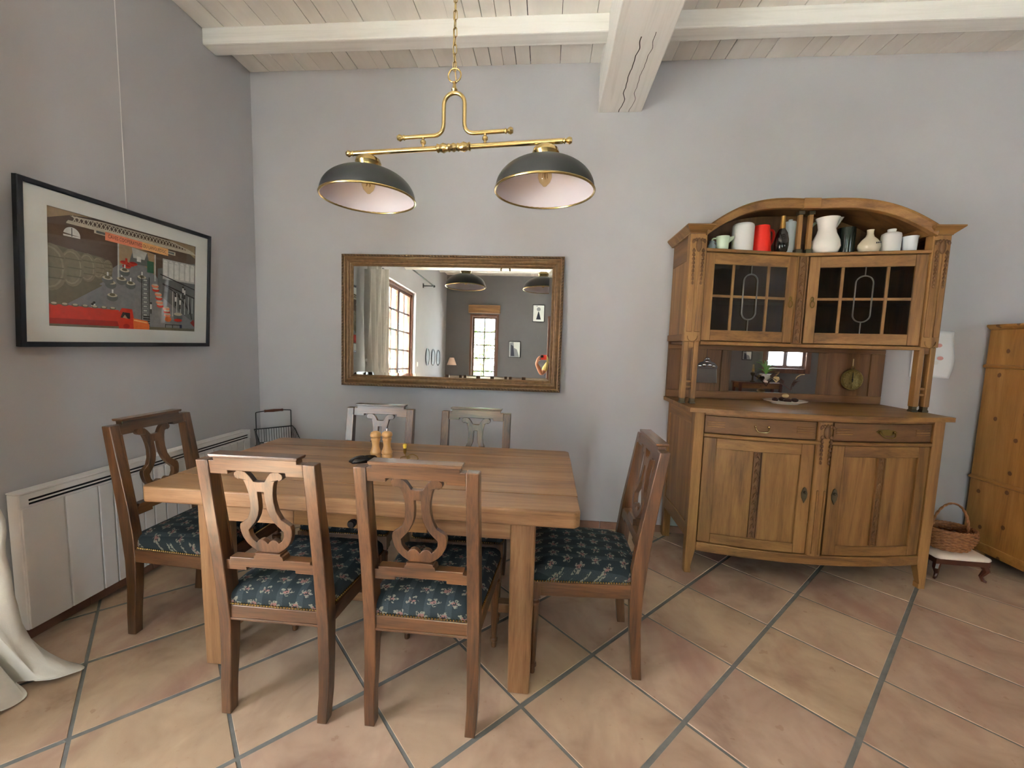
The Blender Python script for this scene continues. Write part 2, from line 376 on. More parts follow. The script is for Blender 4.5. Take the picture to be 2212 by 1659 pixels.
mb.box(xs[-1], XR, YR - T, YR, 0, ZC + .2)
struct(mb.build('wall_rear', 'wall_dark'), 'grey plaster wall behind the photographer, seen in the mirrors')
# ---- tile skirting
for nm, horiz in (('baseboard_back', True), ('baseboard_left', False)):
    e = bpy.data.objects.new(nm, None); COL.objects.link(e); struct(e, 'low row of terracotta skirting tiles along the ' + ('back' if horiz else 'left') + ' wall')
    a, lim = (XL + .012, XR) if horiz else (-.66, YB_ - .014)
    while a < lim - .02:
        b = min(a + .33, lim)
        if horiz:
            if a > 3.4: break
            o = MB().box(a, b - .004, YB_ - .012, YB_, .0, .052)
        else: o = MB().box(XL, XL + .012, a, b - .004, .0, .052)
        o.build('skirting_tile', 'skirting', e, bevel=.002); a = b
# ---- ceiling planks, joists, main beam
struct(MB().box(XL, XR, YR, YB_, ZC + .022, ZC + .2).build('ceiling', 'slot_dark'), 'white painted plank ceiling')
ceil = bpy.data.objects['ceiling']; x = XL
while x < XR - .01:
    w = random.choice((.085, .10, .12, .15, .17, .20)); w = min(w, XR - x); g = random.choice((.0015, .002, .003, .004, .007))
    MB().box(x + g / 2, x + w - g / 2, YR, YB_, ZC + random.uniform(0, .003), ZC + .021).build('plank', 'ceil', ceil, bevel=.001, seg=1); x += w
struct(MB().box(-.145, .145, YR - 1.0 + .4, YB_ - .5, 0, .34).build('trim_1', 'beam_y', bevel=.006, loc=(.482, .5, 2.93)), 'heavy white painted main beam with long splits')
jy = 1.17; k = 2
while jy > YR + .3:
    o = MB().box(XL, XR, jy, jy + .108, ZC - .096, ZC + .005).build('trim_%d' % k, 'beam_x', bevel=.008)
    struct(o, 'white painted ceiling joist ' + ('nearest the back wall' if k == 2 else 'number %d counted from the back wall' % (k - 1))); jy -= .62; k += 1
# ---- window 1: French window, three glazed leaves; leaf frame along world y
def leaf(parent, w, h, cols, rowh, base, fm='frame_z'):
    """casement in local x,z with kick panel; front faces -y"""
    f = MB(); st = .045
    f.box(0, st, -.02, .02, 0, h); f.box(w - st, w, -.02, .02, 0, h); f.box(st, w - st, -.02, .02, h - st, h); f.box(st, w - st, -.02, .02, 0, .07)
    if base > .07: f.box(st, w - st, -.02, .02, base - .06, base)
    fo = f.build('casement', fm, parent, bevel=.003)
    if base > .07: MB().box(st, w - st, -.009, .009, .07, base - .06).build('kick_panel', fm, fo)
    x0, x1, z0, z1 = st, w - st, max(base, .07), h - st; nr = max(1, round((z1 - z0) / rowh)); bars = MB()
    for i in range(1, cols): xx = x0 + (x1 - x0) * i / cols; bars.box(xx - .014, xx + .014, -.014, .014, z0, z1)
    for j in range(1, nr): zz = z0 + (z1 - z0) * j / nr; bars.box(x0, x1, -.012, .012, zz - .014, zz + .014)
    bars.build('glazing_bars', fm, fo)
    for i in range(cols):
        for j in range(nr):
            MB().box(x0 + (x1 - x0) * i / cols, x0 + (x1 - x0) * (i + 1) / cols, -.002, .002, z0 + (z1 - z0) * j / nr, z0 + (z1 - z0) * (j + 1) / nr).build('pane', 'pane_glass', fo)
    return fo
e = bpy.data.objects.new('window_1', None); COL.objects.link(e); e.location = (XL - .10, w1['y0'], w1['z0']); e.rotation_euler = (0, 0, PI / 2); struct(e, 'tall brown framed French window with small panes beside the curtain')
WW = w1['y1'] - w1['y0']; HH = w1['z1'] - w1['z0']
fr = MB(); fr.box(0, .04, -.05, .05, 0, HH); fr.box(WW - .04, WW, -.05, .05, 0, HH); fr.box(.04, WW - .04, -.05, .05, HH - .04, HH); fr.build('window_frame', 'frame_z', e, bevel=.003)
lw = (WW - .08) / 3
for i in range(3):
    l = leaf(e, lw - .004, HH - .05, 2, .31, .42); l.location = (.042 + i * lw, 0, .004)
    MB().tube([(.024, -.03, 1.0), (.024, -.06, 1.0), (.024, -.06, .88)], .008).build('handle', 'iron', l) if i == 1 else None
e = bpy.data.objects.new('window_2', None); COL.objects.link(e); e.location = (w2['x1'], YR - .10, w2['z0']); e.rotation_euler = (0, 0, PI); struct(e, 'tall narrow glazed garden door in the rear wall')
WW = w2['x1'] - w2['x0']; HH = w2['z1'] - w2['z0']
fr = MB(); fr.box(0, .05, -.10, .05, 0, HH); fr.box(WW - .05, WW, -.10, .05, 0, HH); fr.box(.05, WW - .05, -.10, .05, HH - .05, HH); fr.build('window_frame', 'frame_z', e, bevel=.003)
l = leaf(e, WW - .104, HH - .055, 2, .33, .07); l.location = (.052, 0, .004)
MB().box(-.03, WW + .03, -.20, -.102, HH + .02, HH + .20).build('blind_box', 'oak_x', e, bevel=.004)
e = bpy.data.objects.new('window_3', None); COL.objects.link(e); e.location = (w3['x1'], YR - .06, w3['z0']); e.rotation_euler = (0, 0, PI); struct(e, 'wide dark framed window in the rear wall beside the console')
WW = w3['x1'] - w3['x0']; HH = w3['z1'] - w3['z0']
fr = MB(); fr.box(-.05, .05, -.09, .05, -.05, HH + .05); fr.box(WW - .05, WW + .05, -.09, .05, -.05, HH + .05); fr.box(.05, WW - .05, -.09, .05, HH - .05, HH + .05); fr.box(.05, WW - .05, -.09, .05, -.05, .05); fr.build('window_frame', 'frame_z', e, bevel=.003)
for i in range(2): l = leaf(e, (WW - .104) / 2, HH - .105, 1, .42, .0); l.location = (.052 + i * (WW - .104) / 2, 0, .052)

e = bpy.data.objects.new('added_window', None); COL.objects.link(e); e.location = (w4['x1'], YR - .10, w4['z0']); e.rotation_euler = (0, 0, PI); struct(e, 'narrow glazed door added to the rear wall for extra daylight, behind the photographer')  # invented door, out of view, put in to let more daylight into the room
WW = w4['x1'] - w4['x0']; HH = w4['z1'] - w4['z0']
fr = MB(); fr.box(0, .05, -.10, .05, 0, HH); fr.box(WW - .05, WW, -.10, .05, 0, HH); fr.box(.05, WW - .05, -.10, .05, HH - .05, HH); fr.build('window_frame', 'frame_z', e, bevel=.003)
l = leaf(e, WW - .104, HH - .055, 2, .33, .07); l.location = (.052, 0, .004)

# ---- outside: terrace, pink house front, shutters, shrubs
struct(MB().box(-16, 16, -16, 14, -.4, -.15).build('ground', 'terrace'), 'pale sunlit terrace outside the windows')
tag(MB().box(-9.3, -9.0, -12, 5, -.15, 5.2).build('house_front', 'pink_wall'), 'pink rendered house front seen through the French window', 'house')
def shutter(loc, rz, label):
    t = thing('shutter', label, 'shutter', loc, rz, 'teal shutters outside the French window')
    f = MB(); f.box(0, .05, -.02, .02, 0, 2.3); f.box(.6, .65, -.02, .02, 0, 2.3)
    for z in (0, 1.1, 2.25): f.box(.05, .6, -.02, .02, z, z + .05)
    f.build('shutter_frame', 'shutter', t)
    for i in range(20):
        for z0 in (.08, 1.18): MB().box(.05, .6, -.008, .008, 0, .05).xf(Matrix.Translation((0, 0, z0 + i * .052)) @ Matrix.Rotation(.5, 4, 'X')).build('slat', 'shutter', t)
shutter((XL - .40, w1['y0'] - .02, -.15), -PI / 2 - .5, 'teal louvred shutter at the far jamb of the French window')
def shrub(loc, h, n, label):
    t = thing('garden_shrub', label, 'shrub', loc); rnd = random.Random(int(h * 1000)); st = MB(); lf = MB()
    for i in range(7):
        a = rnd.uniform(0, 2 * PI); p = [(0, 0, 0), (.12 * math.cos(a), .12 * math.sin(a), h * .4), (.45 * math.cos(a), .45 * math.sin(a), h * rnd.uniform(.7, 1))]
        st.tube(bez(*p), [.02, .018, .016, .013, .011, .009, .006], 6)
    for i in range(n):
        c = Vector((rnd.gauss(0, .38), rnd.gauss(0, .3), h * rnd.uniform(.1, 1.08))); u = Vector((rnd.gauss(0, 1), rnd.gauss(0, 1), rnd.gauss(0, .6))).normalized(); w = u.orthogonal().normalized(); L = rnd.uniform(.05, .12)
        lf.add([c - u * L, c + w * L * .45, c + u * L, c - w * L * .45 + Vector((0, 0, .01))], [(0, 1, 2), (0, 2, 3)])
    st.build('stems', 'stem', t, smooth=True); lf.build('foliage', 'leaf', t, kind='stuff')
shrub((-1.75, -7.2, -.15), 2.4, 700, 'leafy green shrub outside the garden door, left of the pair')
shrub((.1, -9.6, -.15), 2.7, 700, 'taller leafy green shrub outside the garden door')

# ================================================================== DINING TABLE
TX0, TX1, TY0, TY1, TZ = -1.505, .19, .0, .868, .757
tb = thing('dining_table', 'large rectangular oak dining table with thick plank top and front drawer', 'table', ((TX0 + TX1) / 2, (TY0 + TY1) / 2, 0))
hx, hy = (TX1 - TX0) / 2, (TY1 - TY0) / 2
edges = [-hy, -.27, -.09, .10, .27, hy]
for i in range(5):
    g0 = .0006 if i else 0; y0, y1 = edges[i] + g0, edges[i + 1] - .0006 * (i < 4); c = .02
    if i == 0: ol = [(-hx + c, y0), (hx - c, y0), (hx, y0 + c), (hx, y1), (-hx, y1), (-hx, y0 + c)]
    elif i == 4: ol = [(-hx, y0), (hx, y0), (hx, y1 - c), (hx - c, y1), (-hx + c, y1), (-hx, y1 - c)]
    else: ol = [(-hx, y0), (hx, y0), (hx, y1), (-hx, y1)]
    MB().prism(ol, (), TZ - .062, TZ, lambda a, b, d: (a, b, d)).build('tabletop_plank', 'table_x', tb, bevel=.007 if i in (0, 4) else .0025, seg=3)
lx, lyf, lyb = .622, -hy + .09, hy - .085
for sx in (-1, 1):
    for y in (lyf, lyb):
        L = MB(); L.loft([[(sx * lx + .021 + dx * w, y + dy * w, z) for dx, dy in ((-1, -1), (1, -1), (1, 1), (-1, 1))] for z, w in ((0, .042), (.3, .045), (.695, .047))]); L.build('leg', 'table_z', tb, bevel=.008, seg=3)
ap = .615
MB().box(-lx + .068, -.255, -hy + .055, -hy + .085, ap, .695).build('apron_board', 'table_x', tb, bevel=.003)
MB().box(.285, lx - .026, -hy + .055, -hy + .085, ap, .695).build('apron_board', 'table_x', tb, bevel=.003)
MB().box(-lx + .068, lx - .026, hy - .085, hy - .055, ap, .695).build('apron_board', 'table_x', tb, bevel=.003)
for sx in (-1, 1): MB().box(sx * lx + .006, sx * lx + .036, lyf + .047, lyb - .047, ap, .695).build('apron_board', 'table_y', tb, bevel=.003)
dr = MB(); dr.box(-.25, .28, -hy + .048, -hy + .075, ap + .006, .692); dr.box(-.24, .27, -hy + .075, -hy + .40, ap + .012, .685)
dro = dr.build('drawer', 'oak_x', tb, bevel=.003)
dk = MB(); dk.lathe([(0, .034), (.012, .033), (.016, .026), (.012, .018), (.015, .013), (.009, .008), (.010, 0), (0, 0)], (0, 0, 0), 16); dk.xf(Matrix.Translation((-.005, -hy + .048, .650)) @ Matrix.Rotation(PI / 2, 4, 'X')); dk.build('knob', 'iron', dro, smooth=True)
for sx in (-1, 1): MB().box(sx * lx - .004, sx * lx + .046, lyf + .04, lyb - .04, .10, .15).build('side_stretcher', 'table_y', tb, bevel=.005)
MB().box(-lx + .045, lx - .003, -.07, -.02, .11, .155).build('centre_stretcher', 'table_x', tb, bevel=.005)

# ================================================================== CHAIRS (front = +y)
def lerp_tab(tab, z):
    for (z0, a), (z1, b) in zip(tab, tab[1:]):
        if z <= z1: t = (z - z0) / (z1 - z0); return a + (b - a) * max(0, t)
    return tab[-1][1]
REAR = [(0, -.228), (.10, -.220), (.22, -.213), (.35, -.214), (.46, -.224), (.60, -.238), (.96, -.286)]
FRON = [(0, -.190), (.10, -.180), (.22, -.169), (.35, -.163), (.46, -.166), (.60, -.184), (.96, -.248)]
yc = lambda z: (lerp_tab(REAR, z) + lerp_tab(FRON, z)) / 2
def back_fn(a, b, d): return (a, yc(b) + d, b)
def make_chair(label):
    t = thing('dining_chair', label, 'chair', group='lyre-back dining chairs around the table')
    HW = .2015
    for s in (-1, 1):
        rings = []
        for z in (0, .05, .10, .16, .22, .29, .35, .40, .46, .53, .60, .72, .84, .945):
            w = .036 + .006 * min(1, z / .3); r0, f0 = lerp_tab(REAR, z), lerp_tab(FRON, z); xo = s * HW * (1 - .03 * max(0, .1 - z) / .1)
            rings.append([(xo, r0, z), (xo - s * w, r0, z), (xo - s * w, f0, z), (xo, f0, z)])
        p = MB(); p.loft(rings); p.build('back_leg', 'walnut_z', t, smooth=25, bevel=.003)
    iw = HW - .042
    # crest rail: stepped outline, raised centre with overhanging cap
    ol = [(-iw, .899), (-.098, .899), (-.098, .911), (.098, .911), (.098, .899), (iw, .899), (iw, .944), (.142, .944), (.142, .957), (-.142, .957), (-.142, .944), (-iw, .944)]
    MB().prism(ol, (), -.017, .015, back_fn).build('crest_rail', 'walnut_x', t, bevel=.002)
    cap = MB(); cap.prism([(-.146, .957), (.146, .957), (.150, .963), (.150, .968), (-.150, .968), (-.150, .963)], (), -.026, .024, back_fn); cap.build('crest_cap', 'walnut_x', t, bevel=.002)
    for s in (-1, 1):      # raised moulding framing the front of the back
        fm = MB(); fm.prism([(s * (iw - .001), .60), (s * (iw + .006), .60), (s * (iw + .006), .904), (s * (iw - .001), .904)], (), .017, .024, back_fn)
        fm.build('bead_moulding', 'walnut_z', t)
    ol = [(-iw, .541), (-.088, .541), (-.088, .552), (.088, .552), (.088, .541), (iw, .541), (iw, .578), (.145, .578), (.145, .588), (-.145, .588), (-.145, .578), (-iw, .578)]
    MB().prism(ol, (), -.014, .022, back_fn).build('lower_rail', 'walnut_x', t, bevel=.002)
    pl = MB(); pl.prism([(-.054, .588), (.054, .588), (.051, .602), (.045, .605), (.045, .613), (-.045, .613), (-.045, .605), (-.051, .602)], (), -.02, .02, back_fn); pl.build('splat_plinth', 'walnut_x', t, bevel=.0015)
    half = [(0, 200), (65, 197), (110, 132), (150, 92), (200, 76), (255, 80), (288, 102), (296, 130), (284, 158), (252, 176), (212, 172), (188, 188), (166, 250), (150, 330), (145, 420), (160, 530), (205, 625), (312, 695), (324, 740), (318, 800), (300, 860), (262, 925), (208, 975), (128, 1026)]
    hole = [(0, 312), (38, 312), (38, 420), (46, 510), (72, 590), (120, 670), (216, 768), (210, 830), (180, 882), (138, 914), (120, 890), (90, 876), (60, 876), (30, 892), (0, 926)]
    cv = lambda h, y: (h * .000284, .613 + (1030 - y) * .0003135)
    right = [cv(*p) for p in half]; left = [(-a, b) for a, b in reversed(right[1:])]
    rh = [cv(*p) for p in hole]; lh = [(-a, b) for a, b in reversed(rh[1:-1])]
    MB().prism(right + left, [rh + lh], -.011, .009, back_fn).build('lyre_splat', 'walnut_z', t, bevel=.0015, smooth=30)
    # seat frame
    FW, FY = .222, .215
    MB().box(-HW + .04, HW - .04, -.209, -.180, .345, .402).build('back_rail', 'walnut_x', t, bevel=.003)
    MB().box(-HW + .041, HW - .041, -.2125, -.2091, .349, .357).build('rail_bead', 'walnut_x', t, bevel=.0012)
    MB().box(-FW + .045, FW - .045, FY - .002, FY + .022, .345, .402).build('front_rail', 'walnut_x', t, bevel=.003)
    for s in (-1, 1):
        m_ = MB(); ys = (-.172, FY - .022)
        xo = (HW - .002, FW - .002); m_.add([(s * xo[0], ys[0], .345), (s * (xo[0] - .026), ys[0], .345), (s * (xo[1] - .026), ys[1], .345), (s * xo[1], ys[1], .345)] + [(s * xo[0], ys[0], .402), (s * (xo[0] - .026), ys[0], .402), (s * (xo[1] - .026), ys[1], .402), (s * xo[1], ys[1], .402)], [(0, 1, 2, 3), (7, 6, 5, 4), (0, 4, 5, 1), (1, 5, 6, 2), (2, 6, 7, 3), (3, 7, 4, 0)])
        m_.build('side_rail', 'walnut_y', t, bevel=.003)
        b_ = MB(); bx = s * (FW - .023); b_.box(bx - .024, bx + .024, FY - .024, FY + .024, .335, .403)
        b_.lathe([(.021, .335), (.023, .328), (.015, .322), (.015, .317), (.022, .311), (.022, .300), (.020, .295), (.0125, .045), (.0165, .040), (.017, .030), (.010, .024), (.0125, .010), (.011, 0), (0, 0)], (bx, FY, 0), 24, flute=(.05, .296))
        b_.build('front_leg', 'walnut_z', t, smooth=30)
    # upholstered seat
    n = 14; rings = []
    prof = [(1.0, .4025), (1.005, .412), (1.008, .425), (.995, .440), (.955, .453), (.86, .465), (.70, .473), (.45, .478), (.15, .480)]
    base = []
    bw, fw = HW - .010, FW - .004
    corner = [(-bw, -.150), (-bw + .030, -.205), (0, -.206), (bw - .030, -.205), (bw, -.150), ((bw + fw) / 2, .03), (fw, FY + .005), (fw - .012, FY + .018), (0, FY + .022), (-fw + .012, FY + .018), (-fw, FY + .005), (-(bw + fw) / 2, .03)]
    for i in range(len(corner)):
        p, q = corner[i], corner[(i + 1) % len(corner)]
        for k_ in range(4): u = k_ / 4; base.append((p[0] + (q[0] - p[0]) * u, p[1] + (q[1] - p[1]) * u))
    for sc_, z in prof: rings.append([(x_ * sc_, .006 + (y_ - .006) * sc_, z) for x_, y_ in base])
    MB().loft(rings).build('seat_cushion', 'fabric', t, smooth=60)
    # brass nail heads
    nl = MB(); per = []
    for i in range(len(base)):
        p, q = Vector(base[i]), Vector(base[(i + 1) % len(base)]); per.append((p, q, (q - p).length))
    tot = sum(e_[2] for e_ in per); step = .0105; pos = 0; acc = 0; ei = 0
    while pos < tot:
        while ei < len(per) - 1 and acc + per[ei][2] < pos: acc += per[ei][2]; ei += 1
        p, q, L_ = per[ei]; c = p + (q - p) * ((pos - acc) / L_); nrm = Vector((q - p).yx).normalized(); nrm = Vector((nrm.x, -nrm.y))
        if nrm.dot(c) < 0: nrm = -nrm
        cc = c * 1.004 + nrm * .0022; nl.sphere((cc.x, cc.y, .4085), .0046, 6); pos += step
    nl.build('nail_heads', 'brass', t, smooth=True, kind='stuff')
    return t
ch = make_chair('lyre-back dining chair with the brightest back, near side of table, left of its twin')
ch.location = (-.868, .072, 0)
dup(ch, (-.342, .080, 0), -.01, 'lyre-back dining chair on the near side, in front of the drawer knob and mills')
dup(ch, (-.916, .672, 0), PI + .012, 'lyre-back dining chair behind the table, directly behind the wooden mills')
dup(ch, (-.347, .672, 0), PI, 'lyre-back dining chair behind the table, below the right half of the mirror')
dup(ch, (-1.552, .362, 0), -PI / 2, 'lyre-back dining chair at the table end beside the radiator')
dup(ch, (.250, .367, 0), PI / 2, 'lyre-back dining chair at the table end beside the sideboard')

# ================================================================== PENDANT LAMP
lp = thing('pendant_lamp', 'brass billiard-style pendant lamp with two dark dome shades over the table', 'lamp', (-.370, .362, 1.96), -.098)
LZ = .196          # bar height above origin
RX = Matrix.Rotation(PI / 2, 4, 'Y')
def finial(mb, x, z, s):
    i = len(mb.v); mb.lathe([(.0, .038), (.010, .036), (.0145, .026), (.010, .016), (.006, .012), (.011, .009), (.011, .005), (.007, 0)], (0, 0, 0), 14)
    mb.xf(Matrix.Translation((x, 0, z)) @ Matrix.Rotation(s * PI / 2, 4, 'Y'), i)
bar = MB(); bar.tube([(-.455, 0, LZ), (-.2, 0, LZ), (.2, 0, LZ), (.455, 0, LZ)], .0105, 14); finial(bar, .455, LZ, 1); finial(bar, -.455, LZ, -1)
i = len(bar.v); bar.lathe([(.011, -.075), (.018, -.070), (.014, -.060), (.020, -.045), (.014, -.028), (.017, -.020), (.013, -.012), (.018, 0), (.013, .012), (.017, .020), (.014, .028), (.020, .045), (.014, .060), (.018, .070), (.011, .075)], (0, 0, 0), 16); bar.xf(Matrix.Translation((0, 0, LZ)) @ RX, i)
bar.build('crossbar', 'brass', lp, smooth=True)
br = MB(); zt, zb = LZ + .215, LZ + .052
pts = [(-.215, 0, zb), (-.085, 0, zb)] + bez((-.085, 0, zb), (-.046, 0, zb + .002), (-.045, 0, zb + .045), 6)[1:] + [(-.045, 0, zt - .045)]
arc = [(-.045 * math.cos(a), 0, zt - .045 + .045 * math.sin(a)) for a in [PI * k_ / 12 for k_ in range(13)]]
pts = pts + arc[1:] + [(-p[0], p[1], p[2]) for p in reversed(pts[:-1])]
br.tube(pts, .0085, 12); finial(br, .215, zb, 1); finial(br, -.215, zb, -1)
for s in (-1, 1): br.lathe([(.006, .0), (.006, .010), (.012, .016), (.012, .024), (.006, .030), (.006, .042)], (s * .135, 0, LZ + .008), 12)
br.lathe([(.009, 0), (.013, .008), (.008, .018), (.006, .032), (.010, .036), (.0, .042)], (0, 0, zt + .004), 12)
br.build('bracket', 'brass', lp, smooth=True)
rg = MB(); zr = zt + .068; rg.tube([(.027 * math.cos(a), 0, zr + .027 * math.sin(a)) for a in [2 * PI * k_ / 20 for k_ in range(20)]], .0035, 8, True); rg.build('ring', 'brass', lp, smooth=True)
chn = MB(); z = zr + .018; k_ = 0
while z < ZC - 1.96 - .05:
    lk = []
    for j in range(12):
        a = 2 * PI * j / 12; lk.append((.0075 * math.cos(a), 0, z + .017 + (.011 if math.sin(a) > 0 else -.011) + .0075 * math.sin(a)))
    i = len(chn.v); chn.tube(lk, .0020, 6, True)
    if k_ % 2: chn.xf(Matrix.Rotation(PI / 2, 4, 'Z'), i)
    z += .0325; k_ += 1
chn.tube([(.006, .004, zr - .02), (-.009, .004, zr + .1), (.004, .004, zr + .4), (-.003, .004, ZC - 1.96 - .05)], .0028, 6)
chn.build('chain', 'brass', lp, smooth=True)
MB().lathe([(.008, -.05), (.03, -.045), (.055, -.02), (.06, -.001), (0, -.001)], (0, 0, ZC - 1.96), 24).build('ceiling_rose', 'brass', lp, smooth=True)
for s in (-1, 1):
    cx = s * .388
    prof = [(.2 * math.sin(a) ** .92, .124 * math.cos(a) ** .95 if math.cos(a) > 1e-6 else 0) for a in [PI / 2 * k_ / 18 for k_ in range(18, 3, -1)]]
    outer = [(r, z_) for r, z_ in prof]; inner = [(max(r - .004, .001), z_ - .004) for r, z_ in reversed(prof)]
    sh = MB(); sh.lathe([(.2, -.001)] + outer, (cx, 0, .004), 48); sh.f = sh.f[:-2]; sh.mi = sh.mi[:-2]
    so = sh.build('shade', 'shade_green', lp, smooth=60)
    ins = MB(); ins.lathe([(.1965, -.002)] + [(max(r - .0035, .001), z_ - .0035) for r, z_ in prof] + [(.001, .118)], (cx, 0, .004), 48); ins.f = ins.f[:-2]; ins.mi = ins.mi[:-2]
    ins.build('shade_lining', 'shade_white', so, smooth=60)
    rim = MB(); rim.tube([(cx + .2 * math.cos(a), .2 * math.sin(a), .002) for a in [2 * PI * k_ / 56 for k_ in range(56)]], .0048, 8, True); rim.build('rim', 'brass', so, smooth=True)
    cl = MB(); cl.lathe([(.046, .112), (.054, .120), (.055, .128), (.047, .136), (.049, .142), (.055, .152), (.050, .167), (.030, .180), (.012, .187), (.0, .188)], (cx, 0, 0), 28); cl.build('collar', 'brass', so, smooth=True)
    bu = MB(); bu.lathe([(.0, .022), (.006, .024), (.022, .040), (.029, .058), (.028, .074), (.020, .095), (.014, .108), (.0, .108)], (cx, 0, 0), 20); bu.build('bulb', 'bulb_glass', lp, smooth=True)
    fl = MB(); fl.lathe([(.0, .104), (.013, .104), (.014, .120), (0, .120)], (cx, 0, 0), 14)
    for q in range(4): a = PI / 2 * q; fl.tube([(cx + .004 * math.cos(a), .004 * math.sin(a), .104), (cx + .010 * math.cos(a), .010 * math.sin(a), .055)], .0012, 5)
    fl.build('bulb_cap', 'brass', lp, smooth=True)

# ================================================================== WALL MIRROR
MT = .0252
mr = thing('wall_mirror', 'large landscape mirror in a gilded carved wooden frame on the back wall', 'mirror', (-.657, 1.552, 1.008), .0127, rx=-MT)
mw, mh = .806, .955
def frame_sides(parent, w, h, prof, mat, name='frame_side', bev=0):
    """prof: list of (inset from outer edge, y); mitred frame, front = -y"""
    for k_ in range(4):
        c = [(-w, 0), (w, 0), (w, h), (-w, h)]; a, b = c[k_], c[(k_ + 1) % 4]; rings = []
        for e_, o_ in ((a, 1), (b, 1)):
            sx_ = -1 if e_[0] > 0 else 1; sz_ = -1 if e_[1] > 0 else 1
            rings.append([(e_[0] + sx_ * d, y_, e_[1] + sz_ * d) for d, y_ in prof])
        MB().loft(rings).build(name, mat, parent, smooth=35, bevel=bev)
frame_sides(mr, mw, mh, [(0, .02), (0, -.028), (.006, -.034), (.014, -.034), (.018, -.026), (.024, -.024), (.032, -.030), (.044, -.034), (.054, -.028), (.058, -.018), (.064, -.016), (.070, -.020), (.076, -.016), (.082, -.006), (.082, .02)], 'gilt')
cv = MB()       # carved leaf border on the outer edge
per = []
for k_ in range(int(2 * mw / .022)):
    xx = -mw + .011 + k_ * .022
    for zz, sg in ((.010, -1), (mh - .010, 1)): per.append((xx, zz, 0))
for k_ in range(int(mh / .022)):
    for xx in (-mw + .010, mw - .010): per.append((xx, .011 + k_ * .022, 1))
for xx, zz, v_ in per:
    i = len(cv.v); cv.sphere((0, 0, 0), .0105, 8, .95, .55, .55); cv.xf(Matrix.Translation((xx, -.034, zz)) @ Matrix.Rotation((PI / 2 if v_ else 0) + .5, 4, 'Y'), i)
cv.build('carved_border', 'gilt_dark', mr, smooth=True, kind='stuff')
gl = MB(); W_, H0, H1, bv = mw - .080, .080, mh - .080, .022
gl.add([(-W_, -.006, H0), (W_, -.006, H0), (W_, -.006, H1), (-W_, -.006, H1), (-W_ + bv, -.0075, H0 + bv), (W_ - bv, -.0075, H0 + bv), (W_ - bv, -.0075, H1 - bv), (-W_ + bv, -.0075, H1 - bv)], [(4, 5, 6, 7), (0, 1, 5, 4), (1, 2, 6, 5), (2, 3, 7, 6), (3, 0, 4, 7)])
gl.build('bevelled_glass', 'aged_mirror', mr)
MB().box(-mw + .01, mw - .01, .0, .012, .01, mh - .01).build('backing', 'oakdark_x', mr)

# ================================================================== FRAMED POSTER (left wall, facing +x)
ps = thing('framed_poster', 'black framed wine cellar poster with white mount on the left wall', 'picture', (XL + .032, .600, 1.276), PI / 2, rx=0)
ps.rotation_euler = (.062, 0, PI / 2)
pw, ph = .484, .692
frame_sides(ps, pw, ph, [(0, .011), (0, -.010), (.003, -.013), (.019, -.013), (.022, -.010), (.022, .011)], 'frame_black', bev=.0)
MB().box(-pw + .02, pw - .02, .004, .010, .02, ph - .02).build('backing', 'oakdark_x', ps)
ix, iz0, iz1 = .378, .092, .604
mt = MB(); mt.prism([(-pw + .02, .02), (pw - .02, .02), (pw - .02, ph - .02), (-pw + .02, ph - .02)], [[(-ix, iz0), (-ix, iz1), (ix, iz1), (ix, iz0)]], -.004, .0, lambda a, b, d: (a, d, b)); mt.build('mount', 'mat_white', ps)
MB().box(-pw + .022, pw - .022, -.0085, -.0070, .022, ph - .022).build('glass', 'picture_glass', ps)
MB().tube([(.028, .026 + .062 * (ph - .05), ph - .05), (.028, .028 + .062 * (ph + .05), ph + .05), (.030, .028 + .062 * 1.966, 1.966)], .0022, 6).build('hanging_wire', 'rad_white', ps)
# the print: flat colour areas, layered fractions of a millimetre apart
cols = {'umber': S(96, 78, 64), 'floor': S(140, 142, 144), 'vat': S(138, 130, 108), 'vat2': S(118, 110, 90), 'vat3': S(158, 150, 126), 'red': S(206, 56, 34), 'red2': S(168, 40, 28), 'orange': S(224, 112, 50), 'salmon': S(238, 144, 110), 'peach': S(240, 182, 120),
        'cream': S(206, 198, 176), 'pale': S(196, 200, 196), 'grey': S(112, 116, 116), 'dark': S(54, 52, 50), 'tan': S(170, 148, 116), 'green': S(62, 112, 84), 'white': S(232, 234, 230), 'navy': S(40, 48, 80), 'ink': S(84, 52, 44)}
keys = list(cols)
for k_ in keys: plain('print_' + k_, cols[k_], .8, var=.12, vscale=45)
pr = MB(); lay = [0]
PWX, PHZ = 2 * ix, iz1 - iz0
def P_(pts, c):       # pts in 0..1 picture coords
    lay[0] += 1; y_ = .0035 - lay[0] * .000012
    q = [(-ix + a * PWX, y_, iz0 + b * PHZ) for a, b in pts]; pr.k = keys.index(c); pr.add(q, [tuple(range(len(q)))])
def R_(a0, b0, a1, b1, c): P_([(a0, b0), (a1, b0), (a1, b1), (a0, b1)], c)
def E_(a, b, ra, rb, c, n=16, a0=0, a1=2 * PI): P_([(a + ra * math.cos(a0 + (a1 - a0) * i / n), b + rb * math.sin(a0 + (a1 - a0) * i / n)) for i in range(n)], c)
R_(0, 0, 1, 1, 'umber'); P_([(0, .04), (0, .12), (.34, .55), (.46, .70), (.62, .70), (.70, .5), (1, .18), (1, 0), (.0, 0)], 'floor')
P_([(0, .90), (.12, .97), (.25, 1), (0, 1)], 'tan'); P_([(1, .86), (.86, .97), (.74, 1), (1, 1)], 'tan')
P_([(0, .16), (0, .70), (.12, .68), (.30, .66), (.36, .62), (.36, .50), (.10, .20)], 'vat2')       # row of vats
